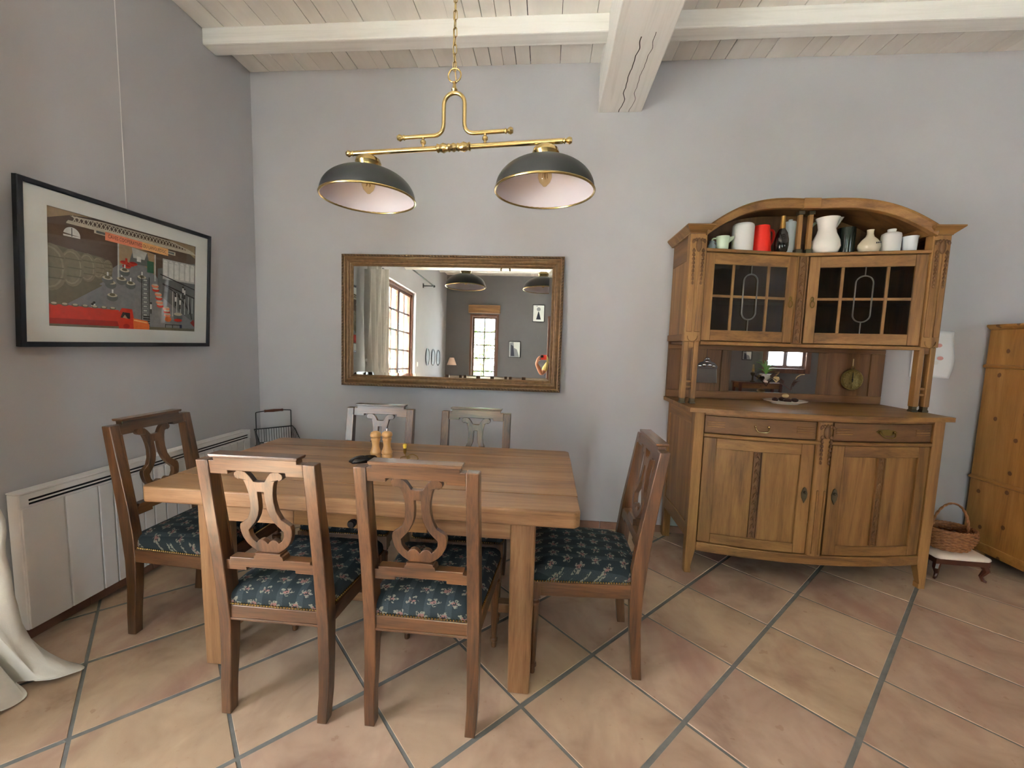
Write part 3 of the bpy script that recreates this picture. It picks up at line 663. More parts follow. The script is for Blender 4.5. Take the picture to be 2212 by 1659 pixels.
for a, b, ra, rb in ((.335, .575, .03, .075), (.28, .56, .04, .10), (.215, .545, .05, .13), (.13, .52, .065, .165), (.02, .50, .085, .20)):
    E_(a, b, ra, rb, 'vat'); E_(a - .006, b, ra * .86, rb * .88, 'vat3'); E_(a - .006, b, ra * .74, rb * .80, 'vat')
    for d in (-.45, 0, .45): R_(a - ra * .8, b + d * rb - .005, a + ra * .78, b + d * rb + .005, 'vat2')
E_(.13, .80, .045, .07, 'white', 16, 0, PI); R_(.085, .785, .175, .80, 'white'); R_(.127, .79, .133, .865, 'grey')
P_([(0, .14), (.10, .20), (.30, .40), (.28, .41), (.06, .22), (0, .18)], 'vat2')
P_([(.40, .62), (.40, .86), (.66, .80), (.66, .58), (.58, .66), (.50, .66)], 'tan'); P_([(.47, .66), (.50, .80), (.60, .80), (.62, .66)], 'grey'); P_([(.50, .72), (.49, .82), (.60, .80), (.58, .72)], 'pale'); R_(.525, .69, .555, .74, 'white')
R_(.60, .60, .65, .72, 'green'); R_(.395, .50, .405, .86, 'pale'); R_(.655, .52, .665, .80, 'pale')
for a, b in ((.44, .655), (.48, .645), (.455, .62), (.50, .66)): E_(a, b, .030, .018, 'red'); E_(a, b + .008, .024, .010, 'red2')
R_(.445, .64, .46, .70, 'red')
P_([(.68, .40), (.68, .66), (1, .80), (1, .10), (.86, .22)], 'grey')                                # machine hall on the right
R_(.72, .56, 1, .78, 'pale')
for i in range(6): a = .725 + i * .047; R_(a, .58, a + .034, .74, 'white'); E_(a + .017, .74, .017, .03, 'white', 12, 0, PI)
for i in range(5): P_([(.72 + i * .055, .50 - i * .03), (.73 + i * .055, .50 - i * .03), (.90 + i * .02, .38 - i * .06), (.89 + i * .02, .38 - i * .06)], 'dark')
P_([(.72, .50), (.72, .515), (1, .40), (1, .385)], 'dark'); P_([(.70, .60), (.70, .612), (1, .50), (1, .488)], 'dark')
for i in range(6): a = .80 + i * .035; R_(a, .16 + .01 * i, a + .008, .44 - .01 * i, 'pale')
for i, (a, b) in enumerate(((.66, .47), (.665, .43), (.685, .385), (.69, .345), (.695, .30), (.70, .265), (.75, .24), (.755, .205), (.76, .17))):
    E_(a, b, .028, .022, 'red' if i % 2 else 'salmon'); E_(a, b + .012, .024, .010, 'cream')
for a, b in ((.35, .42), (.36, .30), (.48, .44), (.33, .46), (.42, .47), (.56, .52), (.44, .56)):
    E_(a, b, .036, .040, 'grey'); E_(a, b + .02, .032, .018, 'cream'); E_(a, b + .025, .018, .014, 'vat2'); R_(a - .004, b + .04, a + .006, b + .075, 'white')
for i in range(9): b = .50 - i * .045; R_(.565, b, .605, b + .028, 'grey'); R_(.572, b + .006, .598, b + .020, 'pale')
R_(.555, .10, .560, .55, 'dark'); R_(.612, .10, .617, .55, 'dark')
for i in range(5): R_(.57, .03 + i * .025, .62, .045 + i * .025, 'dark')
E_(.85, .155, .040, .045, 'grey'); E_(.85, .19, .036, .018, 'cream'); E_(.85, .12, .036, .018, 'red'); E_(.765, .125, .028, .03, 'orange'); R_(.74, .06, .87, .068, 'dark'); R_(.74, .01, .746, .06, 'dark'); R_(.80, .01, .806, .06, 'dark'); R_(.865, .0, .885, .07, 'navy')
for a, b in ((.885, .44), (.90, .42), (.82, .33), (.86, .30), (.62, .22), (.24, .17), (.23, .155)): R_(a, b, a + .014, b + .055, 'white'); E_(a + .007, b + .062, .008, .012, 'dark'); R_(a + .002, b - .05, a + .012, b, 'dark')
P_([(.96, .10), (.99, .14), (1, .10), (1, .05)], 'red2'); P_([(0, .0), (0, .03), (1, .03), (1, 0)], 'vat2')
P_([(0, .02), (0, .19), (.40, .18), (.40, .02)], 'red'); P_([(0, .02), (0, .07), (.39, .07), (.40, .02)], 'red2')                 # tanker lorry
for i in range(7): E_(.03 + i * .055, .192, .020, .014, 'vat2'); E_(.03 + i * .055, .198, .014, .009, 'cream')
P_([(.40, .0), (.39, .14), (.42, .205), (.49, .20), (.50, .12), (.50, 0)], 'red'); P_([(.41, .11), (.425, .165), (.475, .16), (.475, .10)], 'dark'); P_([(.425, .11), (.44, .14), (.46, .10)], 'tan'); P_([(.50, .0), (.495, .11), (.60, .09), (.615, .05), (.615, 0)], 'orange'); P_([(.50, .085), (.505, .098), (.60, .075), (.60, .065)], 'peach'); E_(.45, .025, .022, .024, 'red2')
P_([(.10, .905), (.11, .925), (.97, .925), (1, .905), (1, .895), (.1, .895)], 'cream'); P_([(.12, .965), (.30, .985), (.80, .985), (.97, .93), (.95, .925), (.78, .975), (.30, .975), (.14, .955)], 'cream')      # trussed girder
for i in range(34):
    a = .13 + i * .025; t0, t1 = .92, .972 if i < 26 else .972 - (i - 26) * .006
    P_([(a, t0), (a + .006, t0), (a + .027, t1), (a + .021, t1)], 'cream'); P_([(a + .021, t0), (a + .027, t0), (a + .006, t1), (a, t1)], 'cream')
P_([(.25, .868), (.25, .905), (.82, .875), (.82, .838)], 'cream'); P_([(.262, .875), (.262, .897), (.81, .868), (.81, .846)], 'grey')
P_([(.315, .828), (.315, .905), (.76, .892), (.76, .818)], 'salmon'); P_([(.56, .824), (.56, .898), (.76, .892), (.76, .818)], 'peach')
v_, f_ = text_faces('CAVES COOPERATIVES DU LANGUEDOC', .020)
ext = max(abs(p[0]) for p in v_); k1 = .205 * PWX / ext; lay[0] += 3
pr.k = keys.index('ink'); pr.add([(-ix + .5375 * PWX + x_ * k1, .0035 - lay[0] * .000012, iz0 + .861 * PHZ + y_ * 1.25 - x_ * k1 * .028) for x_, y_, z_ in v_], f_)
pr.build('print', ['print_' + k_ for k_ in keys], ps)

# ================================================================== RADIATOR (left wall, local x along wall)
rd = thing('radiator', 'long low white panel radiator with black air slots on the left wall', 'radiator', (XL, .045, .075), PI / 2)
RL, RH, RD = 1.335, .590, .075
MB().box(0, RL, -RD + .006, -.015, 0, RH).build('body', 'rad_white', rd, bevel=.004)
MB().box(0, RL, -RD - .004, -.012, RH, RH + .008).build('top_plate', 'rad_white', rd, bevel=.003)
cf = MB(); x = .0
pan = [0, .16, .30, .37, .44, .52, .58, .65, .72, .80, .86, .93, 1.0, 1.07, 1.14, 1.21, 1.27, RL]
for a, b in zip(pan, pan[1:]): MB().box(a + .0035, b - .0035, -RD - .002, -RD + .006, .004, RH - .060).build('front_panel', 'rad_white', rd, bevel=.003)
MB().box(0, RL, -RD - .002, -RD + .006, RH - .024, RH - .001).build('slot_rail', 'rad_white', rd)
MB().box(0, RL, -RD - .002, -RD + .006, RH - .057, RH - .050).build('slot_rail', 'rad_white', rd); MB().box(.0, RL, -RD - .001, -RD + .006, RH - .040, RH - .034).build('slot_rail', 'rad_white', rd)
MB().box(.03, RL - .02, -RD + .0045, -RD + .0065, RH - .050, RH - .024).build('slot_shadow', 'slot_dark', rd)
for x in (.03, RL - .02): MB().box(0 if x < .1 else x, .03 if x < .1 else RL, -RD - .0015, -RD + .006, RH - .052, RH - .022).build('end_cap', 'rad_white', rd)
for x in (.15, 1.2): MB().box(x, x + .03, -.015, 0, .1, .5).build('bracket', 'rad_white', rd)

# ================================================================== CURTAIN + ROD
cu = thing('curtain', 'heavy off-white linen curtain puddling on the floor beside the radiator', 'curtain', (-1.990, -.455, 0))
nS, nT = 150, 60; v = []; f = []
for j in range(nT + 1):
    t_ = j / nT; z = 2.60 * (1 - t_)
    for i in range(nS + 1):
        s_ = i / nS; ph_ = s_ * 2 * PI * 7.0
        y = .315 - s_ * .68; amp = .040 + .012 * math.sin(3 * s_ + 1.3)
        fx = amp * math.sin(ph_ + .5 * math.sin(5 * t_ + s_ * 4)) + .012 * math.sin(ph_ * 2.3 + t_ * 6); fy = .02 * math.cos(ph_) * (.6 + t_ * .6)
        x = fx; y += fy
        if z < 1.3: q = (1.3 - z) / 1.3; x += .045 * q * (1 - s_ * .4); y += .035 * q * (1 - 2 * s_) + .012 * q * math.sin(ph_ * .5 + 9 * t_)
        if z < .30:
            q = 1 - z / .30; lobe = .5 + .5 * math.sin(s_ * 2 * PI * 2.1 + .9)
            x += (.06 + .12 * lobe) * q ** 2.0; y += (.06 * (1 - s_) + .03 * math.sin(ph_ * .6)) * q ** 2; z = .30 * (1 - q) ** 1.35 + .004 + .018 * q * (.5 + .5 * math.sin(ph_ * .9 + q * 5))
        if .1 < z < 1.3: x += .010 * math.sin(22 * z + 14 * s_ + 2 * math.sin(9 * s_)) * min(1, (1.3 - z) * 2); y += .006 * math.sin(31 * z + 9 * s_)
        v.append((x, y, z))
for j in range(nT):
    for i in range(nS): a = j * (nS + 1) + i; f.append((a, a + 1, a + nS + 2, a + nS + 1))
cl_ = MB().add(v, f).build('cloth', 'curtain', cu, smooth=80); md = cl_.modifiers.new('thickness', 'SOLIDIFY'); md.thickness = .003; md.offset = 0
for i in range(8):
    y = .30 - i * .09; MB().tube([(.0 + .022 * math.cos(a), y, 2.625 + .022 * math.sin(a)) for a in [2 * PI * k_ / 16 for k_ in range(16)]], .003, 6, True).build('ring', 'iron', cu, smooth=True)
rod = thing('curtain_rod', 'slim dark curtain rod above the French window', 'curtain rod', (-1.985, -1.55, 2.625))
MB().tube([(0, 1.58, 0), (0, 0, 0), (0, -1.62, 0)], .011, 10).build('pole', 'iron', rod, smooth=True)
for y in (1.60, -1.64): MB().sphere((0, y, 0), .022, 14).build('finial', 'iron', rod, smooth=True)
for y in (1.50, 0, -1.54):
    b_ = MB(); b_.tube([(0, y, -.012), (-.09, y, -.014), (-.172, y, -.014)], .008, 8); b_.box(-.182, -.172, y - .022, y + .022, -.05, .03); b_.build('bracket', 'iron', rod)

# ================================================================== WIRE RACK in the corner
wr = thing('wire_rack', 'black wire two-tier rack with wooden handle in the corner by the radiator', 'rack', (-1.885, 1.385, 0), .80)
a_, b_ = .115, .10
fr = MB()
for sx in (-1, 1):
    fr.tube([(sx * a_, b_, 0), (sx * a_, b_, .56)], .011, 8); fr.tube([(sx * a_, b_, .56), (sx * a_, b_, .80)] + ([]), .0035, 6); fr.tube([(sx * a_, -b_, 0), (sx * a_, -b_, .50)], .006, 8)
for z in (.0, ): pass
fr.build('uprights', 'black_wire', wr, smooth=True, kind='stuff')
MB().tube([(-a_, b_, .80), (-a_ * .6, b_, .805), (a_ * .6, b_, .805), (a_, b_, .80)], .0035, 6).build('handle_wire', 'black_wire', wr)
h_ = MB(); h_.lathe([(0, -.062), (.009, -.062), (.010, -.055), (.0085, -.045), (.0115, 0), (.0085, .045), (.010, .055), (.009, .062), (0, .062)], (0, 0, 0), 12); h_.xf(Matrix.Translation((0, b_, .806)) @ RX); h_.build('handle_grip', 'mahogany', wr, smooth=True)
for zb_, ht in ((.575, .10), (.20, .10)):
    k = MB(); o = .012
    k.tube([(-a_ - o, b_ + o, zb_ + ht), (a_ + o, b_ + o, zb_ + ht), (a_ + o, b_ * .4, zb_ + ht * .9), (a_ + o, -b_ - o, zb_ + .03), (-a_ - o, -b_ - o, zb_ + .03), (-a_ - o, b_ * .4, zb_ + ht * .9)], .0042, 6, True)
    k.tube([(-a_, b_, zb_), (a_, b_, zb_), (a_, -b_, zb_), (-a_, -b_, zb_)], .003, 6, True)
    for i in range(15): x = -a_ + 2 * a_ * i / 14; k.tube([(x, b_ + o * .9, zb_ + ht), (x, b_, zb_), (x, -b_, zb_), (x, -b_ - o, zb_ + .03)], .0018, 5)
    for i in range(9):
        y = b_ - 2 * b_ * i / 8; zz = zb_ + (ht if y > b_ * .4 else ht * .9 - (b_ * .4 - y) / (1.4 * b_) * (ht * .9 - .03))
        for sx in (-1, 1): k.tube([(sx * (a_ + o * .9), y, zz), (sx * a_, y, zb_)], .0018, 5)
        k.tube([(-a_, y, zb_), (a_, y, zb_)], .0016, 5)
    k.build('wire_basket', 'black_wire', wr, kind='stuff')
o = MB().add([(-.075, -.075, .0), (.085, -.08, .0), (.083, .03, .0), (-.08, .035, .0)] + [(x, y, z + .006) for x, y, z in [(-.075, -.075, .0), (.085, -.08, .0), (.083, .03, .0), (-.08, .035, .0)]], [(0, 1, 2, 3), (7, 6, 5, 4), (0, 4, 5, 1), (1, 5, 6, 2), (2, 6, 7, 3), (3, 7, 4, 0)]).build('paper_pad', 'paper', loc=(-1.885, 1.385, .584)); o.rotation_euler[2] = .80; tag(o, 'pale paper pad lying in the black wire rack', 'paper')

# ================================================================== THINGS ON THE TABLE
def mill(loc, label, top):
    t = thing('spice_mill', label, 'mill', loc, group='wooden mills on the dining table')
    MB().lathe([(0, 0), (.0255, 0), (.0265, .004), (.0265, .014), (.0235, .017), (.0235, .019), (.0268, .022), (.0268, .030), (.0245, .034), (.0185, .052), (.0170, .066), (.0195, .084), (.0225, .092), (.0225, .096), (.0208, .098), (.0222, .101), (.0222, .104), (0, .104)], seg=28).build('body', 'mill_wood', t, smooth=50)
    MB().lathe([(0, .1045), (.0205, .1045), (.0262, .110), (.0270, .117), (.0235, .128), (.012, .1345), (0, .136)], seg=28).build('head', 'mill_wood', t, smooth=50)
    if top: MB().lathe([(0, .135), (.006, .136), (.005, .140), (.0075, .144), (.006, .149), (0, .151)], seg=16).build('knob', 'chrome', t, smooth=True)
ZT = TZ + .0005
mill((-.790, .548, ZT), 'plain-topped wooden mill standing on the table', False)
mill((-.736, .560, ZT), 'wooden mill with a chrome knob on top, standing on the table', True)
gp = MB(); rings = []        # glossy black pouch
for z, k in ((0, .92), (.006, 1.0), (.014, .97), (.022, .78), (.027, .45), (.029, .1)):
    rings.append([(k * .062 * math.cos(a) * (1 + .16 * math.sin(3 * a + 1)) + z * .5, k * .036 * math.sin(a) * (1 + .12 * math.cos(2 * a)), z + .004 * k * math.sin(4 * a) * (z > .01)) for a in [2 * PI * i / 28 for i in range(28)]])
gp.loft(rings); o = gp.build('pouch', 'black_gloss', smooth=60, loc=(-.826, .462, ZT)); o.rotation_euler[2] = .55; tag(o, 'small crumpled glossy black pouch beside the mills on the table', 'pouch')
cs = thing('candle_holder', 'tiny wire candle holder with a yellow stub and curved handle on the table', 'candle holder', (-.642, .560, ZT))
k = MB(); k.tube([(.024 * math.cos(a), .024 * math.sin(a), .0025) for a in [2 * PI * i / 20 for i in range(20)]], .002, 6, True); k.build('base_ring', 'old_brass', cs, smooth=True)
MB().tube(bez((.022, -.006, .003), (.004, -.002, .004), (-.002, 0, .026)), .0022, 6).build('stem', 'old_brass', cs, smooth=True)
MB().lathe([(0, .024), (.006, .025), (.0085, .036), (.009, .052), (.0075, .052), (.006, .04), (0, .04)], (-.002, 0, 0), 14).build('socket', 'old_brass', cs, smooth=True)
k = MB(); k.lathe([(0, .044), (.0068, .044), (.0085, .056), (.010, .066), (.0088, .073), (0, .072)], (-.002, 0, 0), 14); k.tube([(-.002, 0, .07), (-.001, 0, .079)], .0009, 5); k.build('candle_stub', 'candle', cs, smooth=50)
MB().tube(bez((.008, -.004, .003), (.030, -.004, .034), (.060, -.010, .018)) + bez((.060, -.010, .018), (.074, -.012, .010), (.070, -.02, .002))[1:], .0022, 6).build('handle', 'old_brass', cs, smooth=True)

# ================================================================== SIDEBOARD
SBX, SBY = 1.597, 1.30
sb = thing('sideboard', 'tall carved oak sideboard with arched open top, glazed doors and bow-fronted base', 'sideboard', (SBX, SBY, 0))
fb = lambda x: -.237 - .098 * (1 - (x / .675) ** 2)              # bowed lower front
fv = lambda x: -.100 + .115 * (1 - min(1, abs(x) / .62))          # concave upper front
HB, YBK = .675, .272
# lower corner posts with tapered feet
for s in (-1, 1):
    p = MB(); x0, x1 = s * HB, s * (HB - .056); yf = fb(.65) - .012; yb = yf + .052
    p.loft([[(x0, yf, z), (x1 + (x0 - x1) * k, yf, z), (x1 + (x0 - x1) * k, yb - .015 * (k > .1), z), (x0, yb - .015 * (k > .1), z)] for z, k in ((0, .34), (.03, .34), (.032, .42), (.14, .05), (.16, 0), (.982, 0))])
    p.build('front_post', 'oak_z', sb, bevel=.003)
    p = MB(); p.box(min(s * HB, s * (HB - .05)), max(s * HB, s * (HB - .05)), YBK - .045, YBK, 0, .982); p.build('rear_post', 'oak_z', sb, bevel=.003)
    q = MB(); xa, xb = s * (HB - .006), s * (HB - .022); q.box(min(xa, xb), max(xa, xb), yb, YBK - .045, .30, .90); q.build('side_panel', 'oak_z', sb)
    for z0, z1 in ((.90, .982), (.215, .30)):
        q = MB(); q.box(min(s * HB, s * (HB - .024)), max(s * HB, s * (HB - .024)), yb, YBK - .045, z0, z1); q.build('side_rail', 'oak_y', sb, bevel=.003)
MB().box(-HB + .024, HB - .024, YBK - .02, YBK - .008, .16, .982).build('lower_back', 'oakdark_x', sb)
MB().bow(-HB + .056, HB - .056, .19, .205, .03, .45, fb, 20).build('bottom_board', 'oakdark_x', sb)
# worktop
wt = []; n = 24
for i in range(n + 1): x = -.71 + 1.42 * i / n; wt.append((x, fb(max(-.675, min(.675, x))) - .034))
wt += [(.71, YBK + .012), (-.71, YBK + .012)]
MB().prism(wt, (), .982, 1.008, lambda a, b, d: (a, b, d)).build('worktop', 'oak_x', sb, bevel=.008, seg=3)
MB().bow(-HB + .056, HB - .056, .966, .982, -.006, .02, fb, 20).build('frieze_moulding', 'oak_x', sb, bevel=.003)
MB().bow(-HB + .056, HB - .056, .838, .858, -.010, .03, fb, 20).build('middle_moulding', 'oak_x', sb, bevel=.006)
MB().bow(-HB + .056, HB - .056, .143, .198, -.006, .03, fb, 20).build('bottom_rail', 'oak_x', sb, bevel=.005)
# centre post with husk carving
def husks(parent, x, zt, y, L, sp=.021, fn=None):
    c = MB(); c.sphere((x, y, zt - .045), .022, 14, .8, .45, 1.7)
    for a in range(7): aa = PI * a / 6; c.sphere((x + .034 * math.cos(aa), y, zt - .022 + .012 * math.sin(aa)), .008, 8, 1, .7, 1.3)
    for s_ in (-1, 1):
        for i in range(L):
            k = 1 - .45 * i / L; i0 = len(c.v); c.lathe([(.001, .011 * k + .004), (.0075 * k, .006), (.0105 * k, -.004), (.004, -.009), (.001, -.011)], (0, 0, 0), 8, 1, .8); c.xf(Matrix.Translation((x + s_ * sp * (1 + .12 * (L - i) / L), y, zt - .075 - i * .0235)), i0)
    return c.build('husk_carving', 'oakdark_z', parent, smooth=40, kind='stuff')
cp = MB()
rings = [[(.040 * math.cos(a) * 1.0, fb(0) + .012 - .026 * math.sin(a), z) for a in [PI * k / 10 for k in range(11)]] for z in (.198, .966)]
cpo = cp.loft(rings).build('centre_post', 'oak_z', sb, smooth=30)
for dx in (-.018, .018): MB().box(dx - .005, dx + .005, fb(0) - .018, fb(0), .21, .58).build('reed', 'oak_z', cpo, bevel=.003)
husks(cpo, 0, .955, fb(0) - .016, 7)
# drawers
def bail(parent, x, z, plate):
    y = fb(x) - .002; b = MB()
    if plate: b.prism([(x - .055, z), (x - .04, z + .012), (x, z + .016), (x + .04, z + .012), (x + .055, z), (x + .04, z - .010), (x + .015, z - .018), (x - .015, z - .018), (x - .04, z - .010)], (), y - .004, y); 
    for s_ in (-1, 1): b.sphere((x + s_ * .036, y - .008, z + .002), .007, 10)
    b.tube([(x - .036, y - .010, z)] + bez((x - .036, y - .013, z - .004), (x - .034, y - .026, z - .026), (x - .012, y - .026, z - .026)) + bez((x + .012, y - .026, z - .026), (x + .034, y - .026, z - .026), (x + .036, y - .013, z - .004)) + [(x + .036, y - .010, z)], .0034, 8)
    b.build('bail_handle', 'old_brass' if plate else 'brass', parent, smooth=35)
for s in (-1, 1):
    a, b = sorted((s * .045, s * (HB - .062)))
    d = MB().bow(a, b, .862, .963, .004, .024, fb, 14).build('drawer', 'oakdark_x', sb, bevel=.003)
    for xa in (a + .012, b - .102):
        for k in range(3): MB().bow(xa, xa + .09, .898 + k * .013, .905 + k * .013, .001, .005, fb, 3).build('reed', 'oak_x', d, bevel=.002)
    bail(d, (a + b) / 2, .918, s > 0)
# carved scroll strip
def scroll_strip(parent, x, y, z0, z1, w, rot=0):
    c = MB(); c.box(-w / 2, w / 2, .0055, .010, z0, z1)
    for sx in (-1, 1): c.box(sx * w / 2 - .0025, sx * w / 2 + .0025, -.002, .010, z0, z1)
    n_ = max(3, int((z1 - z0) / (w * 1.15))); st = (z1 - z0) / n_
    for i in range(n_):
        zc = z0 + (i + .5) * st; sg = 1 if i % 2 else -1; r_ = w * .27
        pts = [(sg * (r_ * (1 - .055 * k) * math.cos(.55 * k - .8)), .002, zc + r_ * (1 - .055 * k) * math.sin(.55 * k - .8) * 1.15) for k in range(13)]
        c.tube(pts, w * .10, 6); c.tube([(-sg * w * .30, .002, zc - st * .45), (-sg * w * .12, .0, zc - st * .1), (sg * w * .10, .002, zc + st * .42)], [w * .07, w * .12, w * .05], 6)
    c.xf(Matrix.Translation((x, y, 0)) @ Matrix.Rotation(rot, 4, 'Z')); return c.build('carved_strip', 'oakdark_z', parent, smooth=30, kind='stuff')
# lower doors
for s in (-1, 1):
    a, b = sorted((s * .046, s * (HB - .062))); st = .066; z0, z1 = .202, .835
    pn = MB().bow(a + .03, b - .03, z0 + .03, z1 - .03, .014, .022, fb, 12).build('door', 'oak_z', sb)
    MB().bow(a, a + st, z0, z1, .002, .024, fb, 4).build('stile', 'oak_z', pn, bevel=.003); MB().bow(b - st, b, z0, z1, .002, .024, fb, 4).build('stile', 'oak_z', pn, bevel=.003)
    MB().bow(a + st, b - st, z1 - .062, z1, .003, .024, fb, 10).build('rail', 'oak_x', pn, bevel=.003); MB().bow(a + st, b - st, z0, z0 + .055, .003, .024, fb, 10).build('rail', 'oak_x', pn, bevel=.003)
    xm = (a + b) / 2; scroll_strip(pn, xm, fb(xm) + .004, z0 + .062, z1 - .066, .038, math.atan2(fb(xm + .01) - fb(xm - .01), .02))
    xe = s * .080; e = MB(); e.prism([(xe, .50), (xe + .013, .53), (xe + .016, .555), (xe + .008, .585), (xe, .592), (xe - .008, .585), (xe - .016, .555), (xe - .013, .53)], (), fb(xe) - .004, fb(xe) + .002); e.sphere((xe, fb(xe) - .008, .562), .009, 10); e.build('escutcheon', 'pewter', pn, smooth=30)
# upper back panel
MB().box(-.705, .705, YBK - .014, YBK, 1.0085, 1.40).build('back_panel', 'oakdark_z', sb)
for x0, x1 in ((-.705, -.62), (-.345, -.285), (.285, .345), (.62, .705)): MB().box(x0, x1, YBK - .024, YBK - .0141, 1.0602, 1.3448).build('back_stile', 'oakdark_z', sb, bevel=.003)
MB().box(-.705, .705, YBK - .024, YBK - .0141, 1.0085, 1.06).build('back_rail', 'oakdark_x', sb, bevel=.003); MB().box(-.705, .705, YBK - .024, YBK - .0141, 1.345, 1.375).build('back_rail', 'oakdark_x', sb, bevel=.003)
MB().box(-.284, .284, YBK - .0205, YBK - .0142, 1.0625, 1.343).build('back_mirror', 'mirror', sb)
MB().box(-.705, .705, YBK - .010, YBK, 1.401, 2.06).build('cabinet_back', 'oakdark_z', sb)
# uprights: solid above, twin columns below
for s in (-1, 1):
    a, b = sorted((s * .718, s * .622))
    up = MB(); up.box(a, b, -.105, -.052, 1.392, 2.030); uo = up.build('upper_post', 'oak_z', sb, bevel=.003)
    for d in (.024, .072): MB().box(a + d - .016, a + d + .016, -.111, -.1045, 1.45, 2.0).build('pilaster_fillet', 'oak_z', uo, bevel=.004)
    husks(uo, (a + b) / 2, 2.005, -.112, 9, .024)
    MB().tube([((a + b) / 2 + .03 * math.cos(k), -.108, 1.425 + .034 * math.sin(k)) for k in [PI + PI * j / 10 for j in range(11)]], .003, 6).build('scallop_bead', 'oak_z', uo, smooth=True)
    for d in (.018, .078):
        c = MB(); xx = a + d; c.loft([[(xx + u * .015, -.078 + w_ * .02, z) for u, w_ in ((-1, -1), (1, -1), (1, 1), (-1, 1))] for z in (1.040, 1.392)]); c.build('column', 'oak_z', sb, bevel=.004)
        f_ = MB(); f_.lathe([(.024, 0), (.024, .010), (.019, .016), (.020, .034), (0, .034)], (xx, -.078, 1.0085), 4); f_.xf(Matrix.Translation((xx, -.078, 0)) @ Matrix.Rotation(PI / 4, 4, 'Z') @ Matrix.Translation((-xx, .078, 0))); f_.build('column_foot', 'pewter', sb, bevel=.002)
    for z in (1.105, 1.140, 1.352): MB().box(a + .033, a + .063, -.09, -.066, z, z + .014 + .026 * (z > 1.3)).build('crosspiece', 'oak_x', sb, bevel=.002)
    xa, xb = sorted((s * .708, s * .692)); MB().box(xa, xb, -.052, YBK - .011, 1.395, 1.885).build('upper_side', 'oak_z', sb)
    MB().box(xa - .001, xb + .001, -.052, YBK - .011, 1.887, 2.03).build('upper_side_frieze', 'oakdark_y', sb, bevel=.003); MB().box(min(s * .716, s * .69), max(s * .716, s * .69), -.052, YBK - .011, 1.395, 1.435).build('upper_side_rail', 'oakdark_y', sb, bevel=.002)
    # flared cornice slab
    i_, o_ = s * .615, s * .722; c = MB()
    lo = [(i_, -.110), (o_, -.110), (o_, YBK), (i_, YBK)]; hi = [(i_ - s * .022, -.150), (o_ + s * .030, -.150), (o_ + s * .030, YBK), (i_ - s * .022, YBK)]
    c.loft([[(x, y, 2.030) for x, y in lo], [(x, y, 2.034) for x, y in lo], [(x, y, 2.068) for x, y in hi], [(x, y, 2.076) for x, y in hi]]); c.build('cornice', 'oak_x', sb)
# concave middle: floor board, shelf board, arch
MB().bow(-.622, .622, 1.374, 1.396, -.012, .12, fv, 20).build('cabinet_floor', 'oak_x', sb, bevel=.005)
c = MB(); c.prism([(-.69, -.04), (-.622, -.04), (0, .075), (.622, -.04), (.69, -.04), (.69, YBK - .012), (-.69, YBK - .012)], (), 1.376, 1.392, lambda a, b, d: (a, b, d)); c.build('cabinet_floor', 'oakdark_x', sb)
c = MB(); c.prism([(-.622, -.108), (0, .007), (.622, -.108), (.622, -.05), (.69, -.05), (.69, YBK - .012), (-.69, YBK - .012), (-.69, -.05), (-.622, -.05)], (), 1.930, 1.948, lambda a, b, d: (a, b, d)); shelf = c.build('shelf', 'oak_x', sb, bevel=.003)
def zo(x): q = min(1, abs(x) / .64); return 2.066 + .190 * (1 - q ** 3) ** 1.12
n = 44; rings = []
for i in range(n + 1):
    x = -.632 + 1.264 * i / n; y = fv(x); z = zo(x); rings.append([(x, y - .022, z - .052), (x, y - .030, z - .010), (x, y - .040, z), (x, y + .012, z), (x, y + .012, z - .052)])
MB().loft(rings).build('arch', 'oak_x', sb, smooth=30, bevel=.003)
rings = []
for i in range(n + 1): x = -.632 + 1.264 * i / n; y = fv(x); z = zo(x); rings.append([(x, y + .012, z - .016), (x, y + .012, z - .002), (x, YBK, z - .002), (x, YBK, z - .016)])
MB().loft(rings).build('arched_roof', 'oakdark_x', sb, smooth=30)
bk = [(-.69, 2.06), (.69, 2.06)] + [(x, zo(x) - .016) for x in [.60 - 1.2 * i / 20 for i in range(21)]]
MB().prism(bk, (), YBK - .010, YBK, lambda a, b, d: (a, d, b)).build('arch_back', 'oakdark_z', sb)
k = MB(); k.box(-.052, .044, -.032, .0, zo(0) - .056, zo(0) + .004); k.build('keystone', 'oak_x', sb, bevel=.003)
for x in (-.030, .030):
    c = MB(); c.loft([[(x + u * w, .040 + v_ * w, z) for u, v_ in ((-1, -1), (1, -1), (1, 1), (-1, 1))] for z, w in ((1.975, .0125), (zo(0) - .075, .0115))]); c.build('mini_column', 'oak_z', sb, bevel=.002)
    MB().box(x - .019, x + .019, .022, .058, 1.9485, 1.974).build('mini_column_base', 'pewter', sb, bevel=.003); MB().box(x - .018, x + .018, .022, .058, zo(0) - .075, zo(0) - .054).build('mini_column_capital', 'pewter', sb, bevel=.003)
scroll_strip(sb, -.003, .008, 1.400, 1.926, .040)
MB().box(-.033, .030, .0185, .05, 1.397, 1.929).build('centre_stile', 'oak_z', sb)
